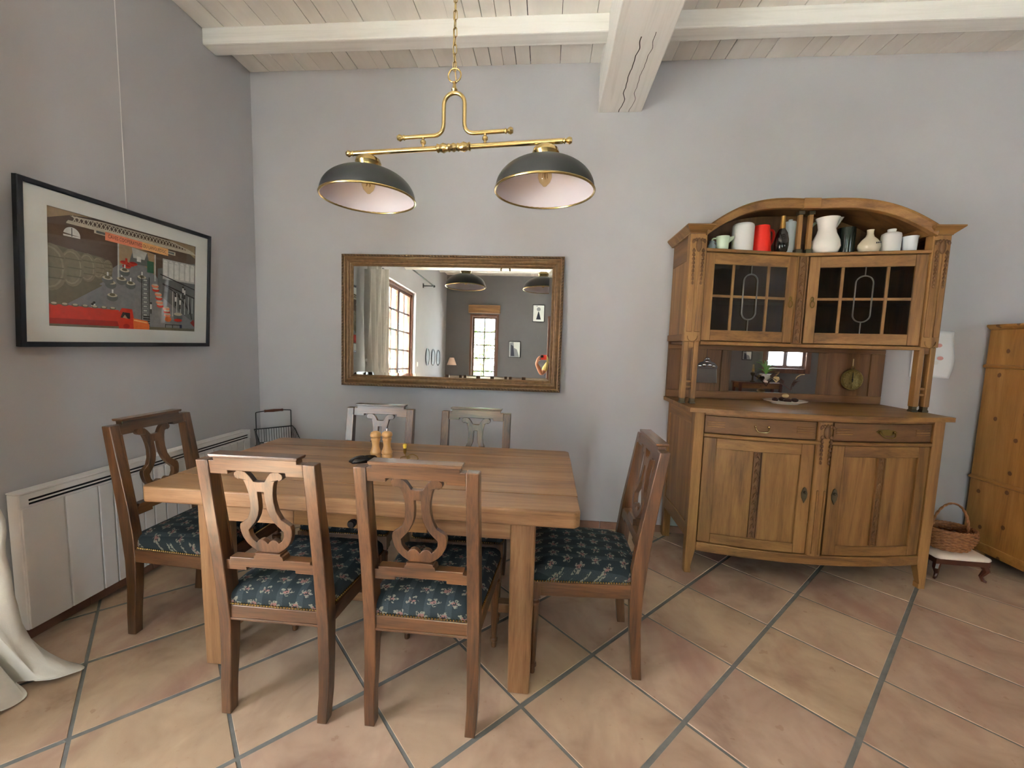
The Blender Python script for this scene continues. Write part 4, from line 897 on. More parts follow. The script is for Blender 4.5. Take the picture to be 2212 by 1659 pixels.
# glazed upper doors: local u along the slanted front
for s in (-1, 1):
    p0 = Vector((s * .618, fv(.62) + .004)); p1 = Vector((s * .036, fv(.036) + .004)); Lw = (p1 - p0).length; u = (p1 - p0) / Lw; nv = Vector((u.y, -u.x)); nv = nv if nv.y < 0 else -nv
    def loc(a, d, z): q = p0 + u * a - nv * d; return (q.x, q.y, z)
    def slab(mb, a0, a1, z0, z1, d0, d1): mb.add([loc(a, d, z) for z in (z0, z1) for d in (d0, d1) for a in (a0, a1)], [(0, 2, 3, 1), (4, 5, 7, 6), (0, 1, 5, 4), (2, 6, 7, 3), (0, 4, 6, 2), (1, 3, 7, 5)]); return mb
    z0, z1 = 1.400, 1.926; st = .058
    d = MB(); slab(d, 0, st, z0, z1, 0, .022)
    do = d.build('glazed_door', 'oak_z', sb, bevel=.003); slab(MB(), Lw - st, Lw, z0, z1, 0, .022).build('stile', 'oak_z', do, bevel=.003)
    for q0, q1 in ((z1 - .066, z1), (z0, z0 + .066)): slab(MB(), st + .0002, Lw - st - .0002, q0, q1, .001, .021).build('rail', 'oak_x', do, bevel=.003)
    A0, A1, B0, B1 = st, Lw - st, z0 + .066, z1 - .066; wA = A1 - A0; mid = (B0 + B1) / 2 + .008
    va, vb = A0 + wA * .265, A0 + wA * .745
    for x in (va, vb): slab(MB(), x - .008, x + .008, B0, B1, .003, .018).build('muntin', 'oak_z', do, bevel=.002)
    for x0, x1 in ((A0, va - .008), (va + .008, vb - .008), (vb + .008, A1)):
        slab(MB(), x0, x1, mid - .008, mid + .008, .005, .018).build('muntin', 'oak_x', do, bevel=.002)
        for q0, q1 in ((B0, mid - .008), (mid + .008, B1)): slab(MB(), x0, x1, q0, q1, .009, .012).build('pane', 'cabinet_glass', do)
    ca = (va + vb) / 2; ov = []
    for k in range(32):
        aa = 2 * PI * k / 32; x = .045 * math.cos(aa); zz = (.092 if math.sin(aa) > 0 else -.092) + .045 * math.sin(aa); ov.append(loc(ca + x, .003, mid + zz))
    MB().tube(ov, .0042, 6, True).build('leaded_oval', 'lead', do, smooth=True)
    for q in (1, -1): MB().tube([loc(ca, .003, mid + q * .14), loc(ca, .003, B1 if q > 0 else B0)], .0034, 6).build('lead_line', 'lead', do)
    xk = Lw - st / 2; kp = MB(); c0 = Vector(loc(xk, -.003, 1.64)); kp.sphere(c0 + Vector((0, 0, .03)), .010, 10, 1, .5, 1.6)
    kp.tube([c0 + Vector((u.x * .012 * math.cos(a), -.006, -.002 + .020 * math.sin(a))) for a in [2 * PI * j / 18 for j in range(18)]], .0032, 6, True); kp.build('ring_pull', 'old_brass', do, smooth=True)
MB().prism([(-.68, -.03), (0, .09), (.68, -.03), (.68, YBK - .012), (-.68, YBK - .012)], (), 1.655, 1.668, lambda a, b, d: (a, b, d)).build('inner_shelf', 'oakdark_x', sb)

# ---- vessels standing on the sideboard's top shelf
SZ = 1.9485
def vessel(name, label, cat, x, y, prof, mat, extra=None, sx=1, sy=1, rz=0, seg=32):
    t = thing(name, label, cat, (SBX + x, SBY + y, SZ), rz, 'vessels on the sideboard top shelf')
    MB().lathe(prof, seg=seg, sx=sx, sy=sy).build('body', mat, t, smooth=50)
    if extra: extra(t)
    return t
def ear(t, mat, pts, r, nm='handle'): MB().tube(pts, r, 8).build(nm, mat, t, smooth=True)
def spout(t, mat, x, z, L, w, h):
    m_ = MB(); m_.loft([[(x + k * L, w * (1 - .75 * k) * sy_, z + dz * (1 - .6 * k) + k * h * .25) for sy_, dz in ((-1, 0), (0, -h), (1, 0), (.0, -.004))] for k in (0, .35, .7, 1)]); m_.build('spout', mat, t, smooth=60)
vessel('milk_jug', 'tiny grey ceramic jug at the left end of the top shelf, beside the mint jug', 'jug', -.570, -.035, [(0, 0), (.016, 0), (.022, .012), (.021, .030), (.014, .042), (.016, .055), (.012, .056), (0, .045)], 'cer_grey', lambda t: ear(t, 'cer_grey', bez((.015, 0, .050), (.034, 0, .046), (.021, 0, .018)), .003))
def _x(t): ear(t, 'cer_mint', bez((-.034, 0, .072), (-.066, 0, .080), (-.062, 0, .052), 5) + bez((-.062, 0, .052), (-.056, 0, .030), (-.036, 0, .024), 5)[1:], .0045); spout(t, 'cer_mint', .030, .078, .036, .018, .038)
vessel('cream_jug', 'squat mint green ceramic jug with handle and beak spout', 'jug', -.505, -.028, [(0, 0), (.031, 0), (.034, .004), (.036, .05), (.039, .083), (.036, .083), (.033, .05), (0, .008)], 'cer_mint', _x)
vessel('cylinder_vase', 'tall plain white matte cylinder vase left of the red jug', 'vase', -.372, .012, [(0, 0), (.056, 0), (.061, .006), (.062, .150), (.059, .162), (.052, .168), (.050, .160), (0, .02)], 'cer_matte')
def _x(t): ear(t, 'cer_red', bez((.040, .01, .150), (.095, .022, .165), (.086, .022, .110), 6) + bez((.086, .022, .110), (.078, .022, .060), (.052, .01, .045), 6)[1:], .0075); spout(t, 'cer_red', -.038, .160, -.018, .016, .030)
vessel('pitcher', 'bright red enamel pitcher with side handle', 'pitcher', -.243, .058, [(0, 0), (.061, 0), (.063, .004), (.060, .02), (.047, .168), (.044, .170), (.042, .165), (.055, .02), (0, .010)], 'cer_red', _x)
vessel('wine_bottle', 'dark bottle with gold foil neck beside the red pitcher', 'bottle', -.145, .006, [(0, 0), (.028, 0), (.034, .006), (.039, .040), (.038, .075), (.030, .115), (.016, .140), (.0155, .150), (0, .150)], 'bottle_dark', lambda t: MB().lathe([(.0162, .136), (.016, .150), (.012, .205), (.0135, .208), (.013, .216), (0, .217)], seg=20).build('foil', 'gold_foil', t, smooth=True))
vessel('flask_bottle', 'tall slim white ceramic bottle directly left of the centre columns', 'bottle', -.052, .100, [(0, 0), (.034, 0), (.036, .005), (.036, .195), (.030, .208), (.012, .212), (.012, .222), (.009, .223), (0, .215)], 'cer_blue')
def _x(t):
    sp_ = MB(); sp_.loft([[(.052 + k * .042, w * (1 - k * .9), .215 + k * .010 - (.062 * (1 - k)) * dz) for w, dz in ((-.034, 0), (-.018, .6), (0, 1), (.018, .6), (.034, 0), (0, .05))] for k in (0, .35, .7, 1)]); sp_.build('lip', 'cer_white', t, smooth=60)
    ear(t, 'cer_white', bez((-.035, .035, .205), (-.045, .105, .205), (-.045, .098, .140), 6) + bez((-.045, .098, .140), (-.045, .092, .085), (-.040, .050, .080), 6)[1:], .008)
vessel('water_pitcher', 'large glossy white pitcher with flared lip right of the centre columns', 'pitcher', .136, .048, [(0, 0), (.050, 0), (.066, .012), (.077, .045), (.072, .080), (.052, .125), (.046, .150), (.052, .190), (.064, .215), (.061, .216), (.044, .16), (0, .05)], 'cer_white', _x)
vessel('glass_vase', 'dark green-black cylinder vase between the white pitcher and cream bottle', 'vase', .272, .080, [(0, 0), (.045, 0), (.047, .005), (.047, .165), (.044, .165), (.043, .02), (0, .015)], 'cer_dark')
def _y(t):
    b_ = MB()
    rings = []
    for k in range(13):
        a = -.05 + .75 * k / 12; rr = .0582; rings.append([(rr * math.sin(a), -rr * math.cos(a), .047 + .006 * k / 12), (rr * math.sin(a), -rr * math.cos(a), .056 + .006 * k / 12)])
    for k in range(12):
        if k % 3 == 2: continue
        b_.add([rings[k][0], rings[k + 1][0], rings[k + 1][1], rings[k][1]], [(0, 1, 2, 3)])
    b_.build('lettering', 'ink', t)
vessel('bottle_vase', 'cream onion-shaped bottle vase with a dark blue lettering band', 'vase', .366, .016, [(0, 0), (.036, 0), (.048, .010), (.057, .036), (.055, .055), (.040, .080), (.022, .098), (.0165, .115), (.0165, .134), (.0185, .140), (.014, .140), (.012, .11), (0, .09)], 'cer_cream', _y)
vessel('canister', 'white ceramic flask with rounded shoulders and short wide neck', 'flask', .474, .0, [(0, 0), (.045, 0), (.047, .005), (.049, .100), (.046, .112), (.034, .119), (.020, .121), (.019, .127), (.021, .131), (.021, .139), (.016, .140), (.014, .12), (0, .11)], 'cer_matte')
vessel('beaker', 'small pale blue-white beaker at the right end of the top shelf', 'cup', .560, -.026, [(0, 0), (.031, 0), (.033, .004), (.036, .078), (.040, .090), (.037, .090), (.033, .08), (.030, .01), (0, .008)], 'cer_blue')

# ---- on the worktop and the sideboard's back panel
pt = thing('plate', 'white oval plate on the sideboard worktop', 'plate', (1.605, 1.395, 1.0085))
MB().lathe([(0, .004), (.07, .003), (.074, 0), (.08, 0), (.085, .006), (.125, .016), (.133, .022), (.128, .023), (.085, .011), (0, .009)], seg=40, sy=.8).build('dish', 'cer_white', pt, smooth=50)
pods = [((-.062, .0, .019), .022, 'pod'), ((-.004, -.036, .019), .022, 'pod'), ((.060, .0, .019), .022, 'pod'), ((.004, .036, .019), .022, 'pod'), ((.0, .0, .045), .022, 'pod_pale')]
for i, (p, r, mt_) in enumerate(pods):
    o = MB().sphere((0, 0, 0), r, 14, 1.25, .8, .62).build('seed_pod', mt_, smooth=True, loc=(1.605 + p[0], 1.395 + p[1], 1.0085 + p[2] + .006)); o.rotation_euler = (0, 0, (1.4, .1, 1.7, .05, .6)[i]); tag(o, ['dark dried seed pod at the left of the white plate', 'dark dried seed pod at the front of the white plate', 'dark dried seed pod at the right of the white plate', 'dark dried seed pod at the back of the white plate', 'pale dried seed pod on top of the pile on the plate'][i], 'seed pod', 'dried seed pods on the plate')
br_ = thing('dried_branch', 'thin dried branch with curled leaves rising from the white plate', 'branch', (1.615, 1.398, 1.062))
MB().tube(bez((.02, 0, .03), (-.03, .03, .08), (-.075, .05, .10)) , .004, 6).build('twig', 'pod', br_, smooth=True); MB().tube(bez((.02, 0, .03), (.03, .03, .08), (.065, .03, .10)), .003, 6).build('twig', 'pod', br_, smooth=True)
br_.scale = (1.15, 1.0, 1.1)
for i, (x, y, z, a) in enumerate(((-.07, .045, .09, .4), (-.05, .03, .07, 1.2), (-.02, .02, .06, 2.0), (.055, .03, .09, -.6), (.03, .0, .05, .2))):
    lf = MB(); lf.loft([[(k * .055, w * .017 * s_, .012 * math.sin(PI * k) + .004 * s_ * s_) for s_ in (-1, 0, 1)] for k, w in ((0, .1), (.3, 1), (.7, .8), (1, .05))], cap=False, closed=False); lf.xf(Matrix.Translation((x, y, z)) @ Matrix.Rotation(a, 4, 'Z') @ Matrix.Rotation(-.7, 4, 'Y')); lf.build('leaf', 'pod_pale' if i % 2 else 'pod', br_)
cl = thing('brass_medallion', 'round brass dial hanging on the sideboard back panel', 'dial', (2.100, 1.546, 1.170)); cl.scale = (.85, 1, .85)
k = MB(); k.lathe([(0, .0), (.080, .0), (.083, .008), (.079, .013), (.074, .011), (0, .010)], seg=40); k.xf(Matrix.Rotation(PI / 2, 4, 'X')); k.build('case', 'dial_brass', cl, smooth=35)
k = MB(); k.tube([(.072 * math.cos(a), -.0115, .072 * math.sin(a)) for a in [2 * PI * j / 40 for j in range(40)]], .0016, 5, True)
for j in range(12): a = 2 * PI * j / 12; k.box(-.002, .002, -.0118, -.0100, .056, .068).xf(Matrix.Rotation(a, 4, 'Y'), len(k.v) - 8)
k.build('dial_marks', 'old_brass', cl, kind='stuff')
MB().prism([(-.003, -.02), (.003, -.02), (.002, .05), (0, .058), (-.002, .05)], (), -.0135, -.0115).build('hand', 'iron', cl); MB().sphere((0, -.012, 0), .006, 10).build('pivot', 'iron', cl, smooth=True)
k = MB(); k.tube([(.012 * math.cos(a), -.006, .094 + .012 * math.sin(a)) for a in [2 * PI * j / 16 for j in range(16)]], .003, 6, True); k.build('hanging_ring', 'old_brass', cl, smooth=True); MB().box(-.004, .004, -.004, -.001, .10, .165).build('strap', 'pod_pale', cl)
hm = thing('hand_mirror', 'small silver-topped mirror hanging on the sideboard back panel', 'mirror', (1.150, 1.546, 1.115))
MB().prism([(-.075, 0), (.075, 0), (.068, .10), (-.068, .10)], (), -.010, -.004).build('glass', 'mirror', hm, bevel=.002)
MB().box(-.07, .07, -.0039, 0, .005, .12).build('backing', 'mahogany', hm)
k = MB(); k.prism([(-.07, .10), (.07, .10), (.072, .115), (.05, .140), (.025, .150), (.012, .175), (-.012, .175), (-.025, .150), (-.05, .140), (-.072, .115)], (), -.012, -.003)
for x, z, r in ((-.045, .118, .014), (-.018, .125, .016), (.018, .125, .016), (.045, .118, .014), (0, .148, .015), (-.008, .168, .008), (.008, .168, .008)): k.sphere((x, -.012, z), r, 10, 1, .5, .8)
k.build('silver_crest', 'chrome', hm, smooth=35); MB().tube([(0, -.003, .17), (0, -.002, .235)], .0015, 5).build('cord', 'pod', hm)

# ================================================================== FOOTSTOOL, BASKET, PINE CABINET, WALL SHEET
fs = thing('footstool', 'small mahogany footstool with cream padded top beside the sideboard', 'footstool', (2.575, 1.272, 0), -.04)
MB().box(-.145, .145, -.115, .115, .100, .135).build('frame', 'mahogany', fs, bevel=.004)
c = MB(); c.loft([[(x * k, y * k, z) for x, y in ((-.150, -.110), (-.13, -.122), (0, -.125), (.13, -.122), (.150, -.110), (.152, 0), (.150, .110), (.13, .122), (0, .125), (-.13, .122), (-.150, .110), (-.152, 0))] for z, k in ((.1355, .98), (.142, 1), (.152, .98), (.158, .92), (.161, .75), (.162, .3))]); c.build('pad', 'cream_cloth', fs, smooth=60)
for sx in (-1, 1):
    for sy_ in (-1, 1):
        MB().tube([(sx * .125, sy_ * .095, .105), (sx * .135, sy_ * .103, .075), (sx * .120, sy_ * .092, .035), (sx * .128, sy_ * .098, .012), (sx * .140, sy_ * .106, .007)], [.020, .018, .011, .009, .007], 8).build('leg', 'mahogany', fs, smooth=True)
bk_ = thing('wicker_basket', 'brown oval wicker basket with hoop handle standing on the footstool', 'basket', (2.575, 1.272, .1625))
rx_, ry_, BHt = .120, .092, .125
def prof_(z): t = z / BHt; return .78 + .34 * math.sin(t * PI * .62) - .12 * max(0, t - .75)
w_ = MB(); nr = 13
for j in range(nr):
    z = .006 + (BHt - .012) * j / (nr - 1); k = prof_(z); pts = []
    for i in range(56): a = 2 * PI * i / 56; wob = .0035 * (1 if (i // 2 + j) % 2 else -1); pts.append(((rx_ * k + wob) * math.cos(a), (ry_ * k + wob) * math.sin(a), z))
    w_.tube(pts, .0056, 6, True)
w_.build('woven_side', 'wicker', bk_, smooth=True, kind='stuff')
s_ = MB()
for i in range(28): a = 2 * PI * i / 28; s_.tube([(rx_ * prof_(z) * math.cos(a), ry_ * prof_(z) * math.sin(a), z) for z in (.004, .04, .08, BHt)], .004, 5)
s_.build('stakes', 'wicker', bk_, kind='stuff')
MB().lathe([(0, .001), (.78, .001), (.78, .006), (0, .006)], seg=32, sx=rx_, sy=ry_).build('bottom', 'wicker', bk_)
r_ = MB(); kk = prof_(BHt)
for q in range(3): r_.tube([((rx_ * kk + .004 * math.cos(i * 1.3 + q * 2.1)) * math.cos(2 * PI * i / 60), (ry_ * kk + .004 * math.cos(i * 1.3 + q * 2.1)) * math.sin(2 * PI * i / 60), BHt + .005 * math.sin(i * 1.3 + q * 2.1)) for i in range(60)], .0055, 6, True)
r_.build('braided_rim', 'wicker', bk_, smooth=True, kind='stuff')
h_ = MB()
for q in (0, PI): h_.tube([(.108 * math.cos(a) + .003 * math.cos(14 * a + q), .003 * math.sin(14 * a + q), BHt - .03 + .185 * math.sin(a)) for a in [PI * i / 40 for i in range(41)]], .0055, 6)
h_.build('handle', 'wicker', bk_, smooth=True, kind='stuff')

pc = thing('pine_cabinet', 'tall knotty pine cabinet with mouldings at the right edge', 'cabinet', (3.44, 1.31, 0))
PX, PY0, PY1, PH = .505, -.27, .255, 1.525
b = MB(); b.box(-PX, PX, PY0 + .022, PY1, .075, PH); b.build('carcass', 'pine_z', pc, bevel=.004)
c = MB(); c.loft([[(x * kx + (.0 if x < 0 else 0), y, z) for x, y in ((-PX, PY0 - o), (PX, PY0 - o), (PX, PY1), (-PX, PY1))] for z, kx, o in ((PH, 1.01, .005), (PH + .012, 1.035, .018), (PH + .020, 1.05, .026), (PH + .032, 1.05, .026))]); c.build('cornice', 'pine_x', pc, bevel=.003)
for z in (1.275, .535):
    c = MB(); o = .014
    c.loft([[(-PX, PY1, z_), (-PX - d, PY1, z_), (-PX - d, PY0 + .022 - d, z_), (PX + d, PY0 + .022 - d, z_), (PX + d, PY1, z_), (PX, PY1, z_)] for z_, d in ((z, .002), (z + .006, .016), (z + .018, .016), (z + .026, .004))]); c.build('moulding', 'pine_y', pc, bevel=.002)
c = MB(); c.box(-PX - .006, PX + .006, PY0 + .014, PY1, .075, .135); c.build('plinth', 'pine_x', pc, bevel=.004)
for sx in (-1, 1):
    for y in (PY0 + .06, PY1 - .05): c = MB(); c.lathe([(0, 0), (.03, 0), (.042, .03), (.032, .06), (.03, .0755), (0, .0755)], (sx * (PX - .05), y, 0), 16); c.build('bun_foot', 'pine_z', pc, smooth=40)
    d = MB(); a, b_ = sorted((sx * .006, sx * (PX - .02))); d.box(a, b_, PY0, PY0 + .0219, .57, 1.265); do = d.build('door', 'pine_z', pc, bevel=.004)
    c = MB(); c.lathe([(0, 0), (.008, .002), (.008, .012), (.016, .02), (.016, .026), (0, .032)], seg=14); c.xf(Matrix.Translation((sx * .05, PY0, .92)) @ Matrix.Rotation(PI / 2, 4, 'X')); c.build('knob', 'pine_z', do, smooth=40)
    d = MB(); d.box(a, b_, PY0, PY0 + .0219, .145, .525); do = d.build('drawer', 'pine_x', pc, bevel=.004)
    c = MB(); c.lathe([(0, 0), (.008, .002), (.008, .012), (.016, .02), (.016, .026), (0, .032)], seg=14); c.xf(Matrix.Translation((sx * .25, PY0, .34)) @ Matrix.Rotation(PI / 2, 4, 'X')); c.build('knob', 'pine_z', do, smooth=40)

sh = thing('paper_sheet', 'white sheet with pink oval prints pinned to the wall behind the sideboard', 'sheet', (2.62, YB_ - .003, 1.200))
n = 14; v = []; f = []
for j in range(n + 1):
    for i in range(n + 1):
        a, b = i / n, j / n; xr = .128 + .012 * math.sin(b * 5) - .028 * max(0, .55 - b) ; x = -.124 + (xr + .124) * a; v.append((x, -.002 - .018 * max(0, a - .6) ** 2 * 4 * (1 - .3 * b) - .004 * math.sin(a * 7 + b * 3) ** 2, .315 * b + .004 * math.sin(a * 5)))
for j in range(n):
    for i in range(n): q = j * (n + 1) + i; f.append((q, q + 1, q + n + 2, q + n + 1))
o = MB().add(v, f).build('sheet', 'paper', sh, smooth=60); md = o.modifiers.new('thickness', 'SOLIDIFY'); md.thickness = .001; md.offset = -1
for x, z in ((.030, .215), (.045, .130), (.02, .098)):
    c = MB(); c.add([(x + .020 * math.cos(a), -.0135 if x < .04 else -.0155, z + .013 * math.sin(a)) for a in [2 * PI * k / 20 for k in range(20)]] , [tuple(range(20))]); c.add([(x + .014 * math.cos(a), (-.0145 if x < .04 else -.0165), z + .009 * math.sin(a)) for a in [2 * PI * k / 20 for k in range(20)]], [tuple(range(20))]); c.f = c.f[:1]; c.mi = c.mi[:1]; c.v = c.v[:20]; c.build('oval_print', 'pink_print' if z > .11 else 'cer_matte', sh)

# ================================================================== THINGS SEEN ONLY IN THE MIRRORS
def small_frame(name, label, loc, rz, w, h, fmat, paint, cat='picture', group=None):
    t = thing(name, label, cat, loc, rz, group); frame_sides(t, w / 2, h, [(0, .0), (0, -.016), (.012, -.018), (.016, -.012), (.016, .0)], fmat)
    MB().box(-w / 2 + .012, w / 2 - .012, -.006, 0, .012, h - .012).build('mount', 'mat_white', t); paint(t, w, h); return t
def fig(t, w, h):
    m_ = MB(); m_.prism([(-.2 * w, .15 * h), (.2 * w, .15 * h), (.12 * w, .35 * h), (.03 * w, .6 * h), (-.03 * w, .6 * h), (-.12 * w, .35 * h)], (), -.0075, -.0062); m_.build('dress_print', 'ink', t)
    m_ = MB(); m_.lathe([(0, 0), (.16 * w, 0), (.16 * w, .001), (0, .001)], seg=20); m_.xf(Matrix.Translation((0, -.0062, .74 * h)) @ Matrix.Rotation(PI / 2, 4, 'X')); m_.build('hat_print', 'grey_print', t)
def photo(t, w, h):
    m_ = MB(); m_.prism([(-.4 * w, .05 * h), (.4 * w, .05 * h), (.4 * w, .9 * h), (.1 * w, .95 * h), (.05 * w, .6 * h), (-.2 * w, .5 * h)], (), -.0075, -.0062); m_.build('dark_print', 'grey_print', t)
    m_ = MB(); m_.prism([(0, .1 * h), (.3 * w, .1 * h), (.3 * w, .8 * h), (.1 * w, .7 * h)], (), -.0085, -.0076); m_.build('shadow_print', 'ink', t)
small_frame('small_picture', 'small picture of a figure in a dark dress, high on the rear wall', (-.015, YR, 2.21), PI, .28, .40, 'frame_black', fig, group='pictures on the rear wall')
small_frame('small_picture', 'small grey photograph lower on the rear wall beside the garden door', (-.545, YR, 1.375), PI, .28, .38, 'frame_black', photo, group='pictures on the rear wall')
for i, y in enumerate((-3.49, -3.93, -4.37)):
    t = thing('oval_plaque', ['oval plaque nearest the French window', 'middle one of three oval plaques', 'oval plaque farthest from the French window'][i] + ' on the left wall', 'plaque', (XL, y, 1.31), PI / 2, 'three oval plaques on the left wall')
    m_ = MB(); m_.lathe([(0, 0), (1, 0), (1.02, .012), (.90, .018), (.86, .008), (0, .008)], seg=32, sx=.14, sy=.17); m_.xf(Matrix.Rotation(PI / 2, 4, 'X')); m_.build('rim', 'frame_black', t, smooth=35)
    m_ = MB(); m_.lathe([(0, .0081), (.85, .0081), (.84, .010), (0, .012)], seg=32, sx=.14, sy=.17); m_.xf(Matrix.Rotation(PI / 2, 4, 'X')); m_.build('medallion', 'grey_print', t, smooth=35)
wl = thing('wall_lamp', 'wall lamp with pale cone shade on the rear wall near the corner', 'lamp', (-1.98, YR, 1.10), PI)
MB().lathe([(0, 0), (.04, 0), (.045, .012), (.02, .02), (0, .02)], seg=20).xf(Matrix.Translation((0, 0, .12)) @ Matrix.Rotation(PI / 2, 4, 'X')).build('wall_plate', 'chrome', wl, smooth=35)
MB().tube(bez((0, -.015, .12), (0, -.14, .10), (0, -.15, .30)), .006, 8).build('arm', 'chrome', wl, smooth=True)
m_ = MB(); m_.lathe([(.11, 0), (.11, .004), (.05, .17), (.046, .17), (.105, .003)], (0, -.15, .06), 28); m_.build('shade', 'sconce_shade', wl, smooth=35)
sw = thing('light_switch', 'white light switch beside the French window', 'switch', (XL, -2.80, 1.12), PI / 2)
MB().box(-.04, .04, -.01, 0, 0, .08).build('plate', 'rad_white', sw, bevel=.004); MB().box(-.015, .015, -.015, -.0101, .02, .06).build('rocker', 'cer_white', sw, bevel=.002)
# console group on the rear wall, right
CX = 4.72
ct = thing('console_table', 'dark console table against the rear wall with an urn and lamp on it', 'table', (CX - .1, YR + .21, 0))
MB().box(-.46, .46, -.19, .19, .655, .68).build('top', 'mahogany', ct, bevel=.004); MB().box(-.42, .42, -.16, .16, .55, .6545).build('apron', 'oakdark_x', ct)
for sx in (-1, 1):
    for sy_ in (-1, 1): m_ = MB(); m_.loft([[(sx * .41 + a * w, sy_ * .155 + b * w, z) for a, b in ((-1, -1), (1, -1), (1, 1), (-1, 1))] for z, w in ((0, .016), (.6545, .024))]); m_.build('leg', 'mahogany', ct)
MB().sphere((0, .175, .60), .014, 10).build('knob', 'brass', ct, smooth=True)
ur = thing('urn', 'white footed urn planted with greenery on the console table', 'urn', (4.79, YR + .21, .681))
MB().lathe([(0, 0), (.07, 0), (.072, .012), (.03, .03), (.026, .05), (.06, .075), (.105, .12), (.118, .165), (.125, .172), (.118, .178), (.10, .165), (0, .16)], seg=32).build('bowl', 'clay_white', ur, smooth=40)
m_ = MB(); rn = random.Random(3)
for i in range(26):
    a = rn.uniform(0, 2 * PI); R_0 = rn.uniform(.08, .25); h = rn.uniform(.12, .38); m_.tube(bez((0, 0, .16), (R_0 * .3 * math.cos(a), R_0 * .3 * math.sin(a) * .6, .16 + h), (R_0 * math.cos(a), R_0 * math.sin(a) * .6, .16 + h * .9)), [.003, .004, .005, .006, .006, .004, .001], 5)
m_.build('greenery', 'leaf', ur, smooth=True, kind='stuff')
ol_ = thing('oil_lamp', 'dark oil lamp with glass chimney on the console table', 'lamp', (4.52, YR + .21, .681))
MB().lathe([(0, 0), (.05, 0), (.052, .01), (.018, .03), (.015, .12), (.03, .14), (.048, .17), (.045, .20), (.02, .22), (0, .22)], seg=24).build('base', 'pewter', ol_, smooth=40); MB().lathe([(.02, .2205), (.034, .26), (.02, .31), (.018, .38), (.016, .38), (.018, .31), (.031, .26), (.018, .2205)], seg=20).build('chimney', 'bulb_glass', ol_, smooth=40)
small_frame('small_picture', 'small black framed print above the console table', (4.46, YR, 1.145), PI, .21, .20, 'frame_black', photo, group='pictures on the rear wall')

# ================================================================== PHONE AND PHOTOGRAPHER (reflected in the wall mirror)
ph_ = thing('phone', 'red smartphone held up to take the photograph', 'phone', (.107, -1.4405, 1.286))
MB().box(-.073, .073, -.004, .004, 0, .072).build('case', 'phone_red', ph_, bevel=.0035, seg=3)
MB().box(-.072, -.036, .0041, .0052, .034, .070).build('camera_plate', 'frame_black', ph_, bevel=.0005)
for x, z in ((-.062, .044), (-.046, .060), (-.046, .042)): m_ = MB(); m_.lathe([(0, 0), (.0065, 0), (.0065, .0015), (0, .0015)], seg=16); m_.xf(Matrix.Translation((x, .0052, z)) @ Matrix.Rotation(-PI / 2, 4, 'X')); m_.build('lens', 'black_gloss', ph_)
MB().box(-.069, .069, -.0048, -.0041, .003, .069).build('screen', 'black_gloss', ph_)
def skin(name, verts, edges, root, mat, parent=None, sub=2):
    names = list(verts); idx = {k: i for i, k in enumerate(names)}; me = bpy.data.meshes.new(name)
    me.from_pydata([verts[k][0] for k in names], [(idx[a], idx[b]) for a, b in edges], []); me.materials.append(MAT[mat])
    o = bpy.data.objects.new(name, me); COL.objects.link(o); o.parent = parent; o.modifiers.new('skin', 'SKIN').use_smooth_shade = True
    for k in names:
        r = verts[k][1]; r = r if isinstance(r, tuple) else (r, r); sv = me.skin_vertices[0].data[idx[k]]; sv.radius = r; sv.use_root = (k == root)
    s_ = o.modifiers.new('sub', 'SUBSURF'); s_.levels = sub; s_.render_levels = sub; return o
PX_, PY_ = .42, -1.82
pe = thing('person', 'person in a pale yellow top holding up a red phone, reflected in the wall mirror', 'person', (PX_, PY_, 0))
B = {'pelvis': ((0, 0, .90), (.135, .10)), 'waist': ((0, 0, 1.06), (.115, .085)), 'chest': ((-.01, 0, 1.24), (.135, .095)), 'neck0': ((-.02, .005, 1.385), .052), 'neck1': ((-.025, .02, 1.445), .046), 'face': ((-.03, .035, 1.52), (.066, .082)), 'crown': ((-.03, .025, 1.60), (.062, .075))}
E_2 = [('pelvis', 'waist'), ('waist', 'chest'), ('chest', 'neck0'), ('neck0', 'neck1'), ('neck1', 'face'), ('face', 'crown')]
for s, n_ in ((-1, 'l'), (1, 'r')):
    B['hip' + n_] = ((s * .085, 0, .84), .082); B['knee' + n_] = ((s * .09, .02, .47), .055); B['calf' + n_] = ((s * .09, 0, .34), .05); B['ank' + n_] = ((s * .09, -.02, .085), .034); B['toe' + n_] = ((s * .10, .11, .040), .034)
    E_2 += [('pelvis', 'hip' + n_), ('hip' + n_, 'knee' + n_), ('knee' + n_, 'calf' + n_), ('calf' + n_, 'ank' + n_), ('ank' + n_, 'toe' + n_)]
def arm(n_, sh_, el, wr_, palm, fingers, thumb):
    w = lambda p: tuple(a - b for a, b in zip(p, (PX_, PY_, 0)))
    B['sh' + n_] = (w(sh_), .052); B['el' + n_] = (w(el), .040); B['wr' + n_] = (w(wr_), (.024, .028)); B['pa' + n_] = (w(palm), (.022, .030))
    E_2.extend([('chest', 'sh' + n_), ('sh' + n_, 'el' + n_), ('el' + n_, 'wr' + n_), ('wr' + n_, 'pa' + n_)])
    for i, pts in enumerate(list(fingers) + [thumb]):
        prev = 'pa' + n_
        for j, p in enumerate(pts): k = 'f%s%d%d' % (n_, i, j); B[k] = (w(p), .0088 - .0008 * j); E_2.append((prev, k)); prev = k
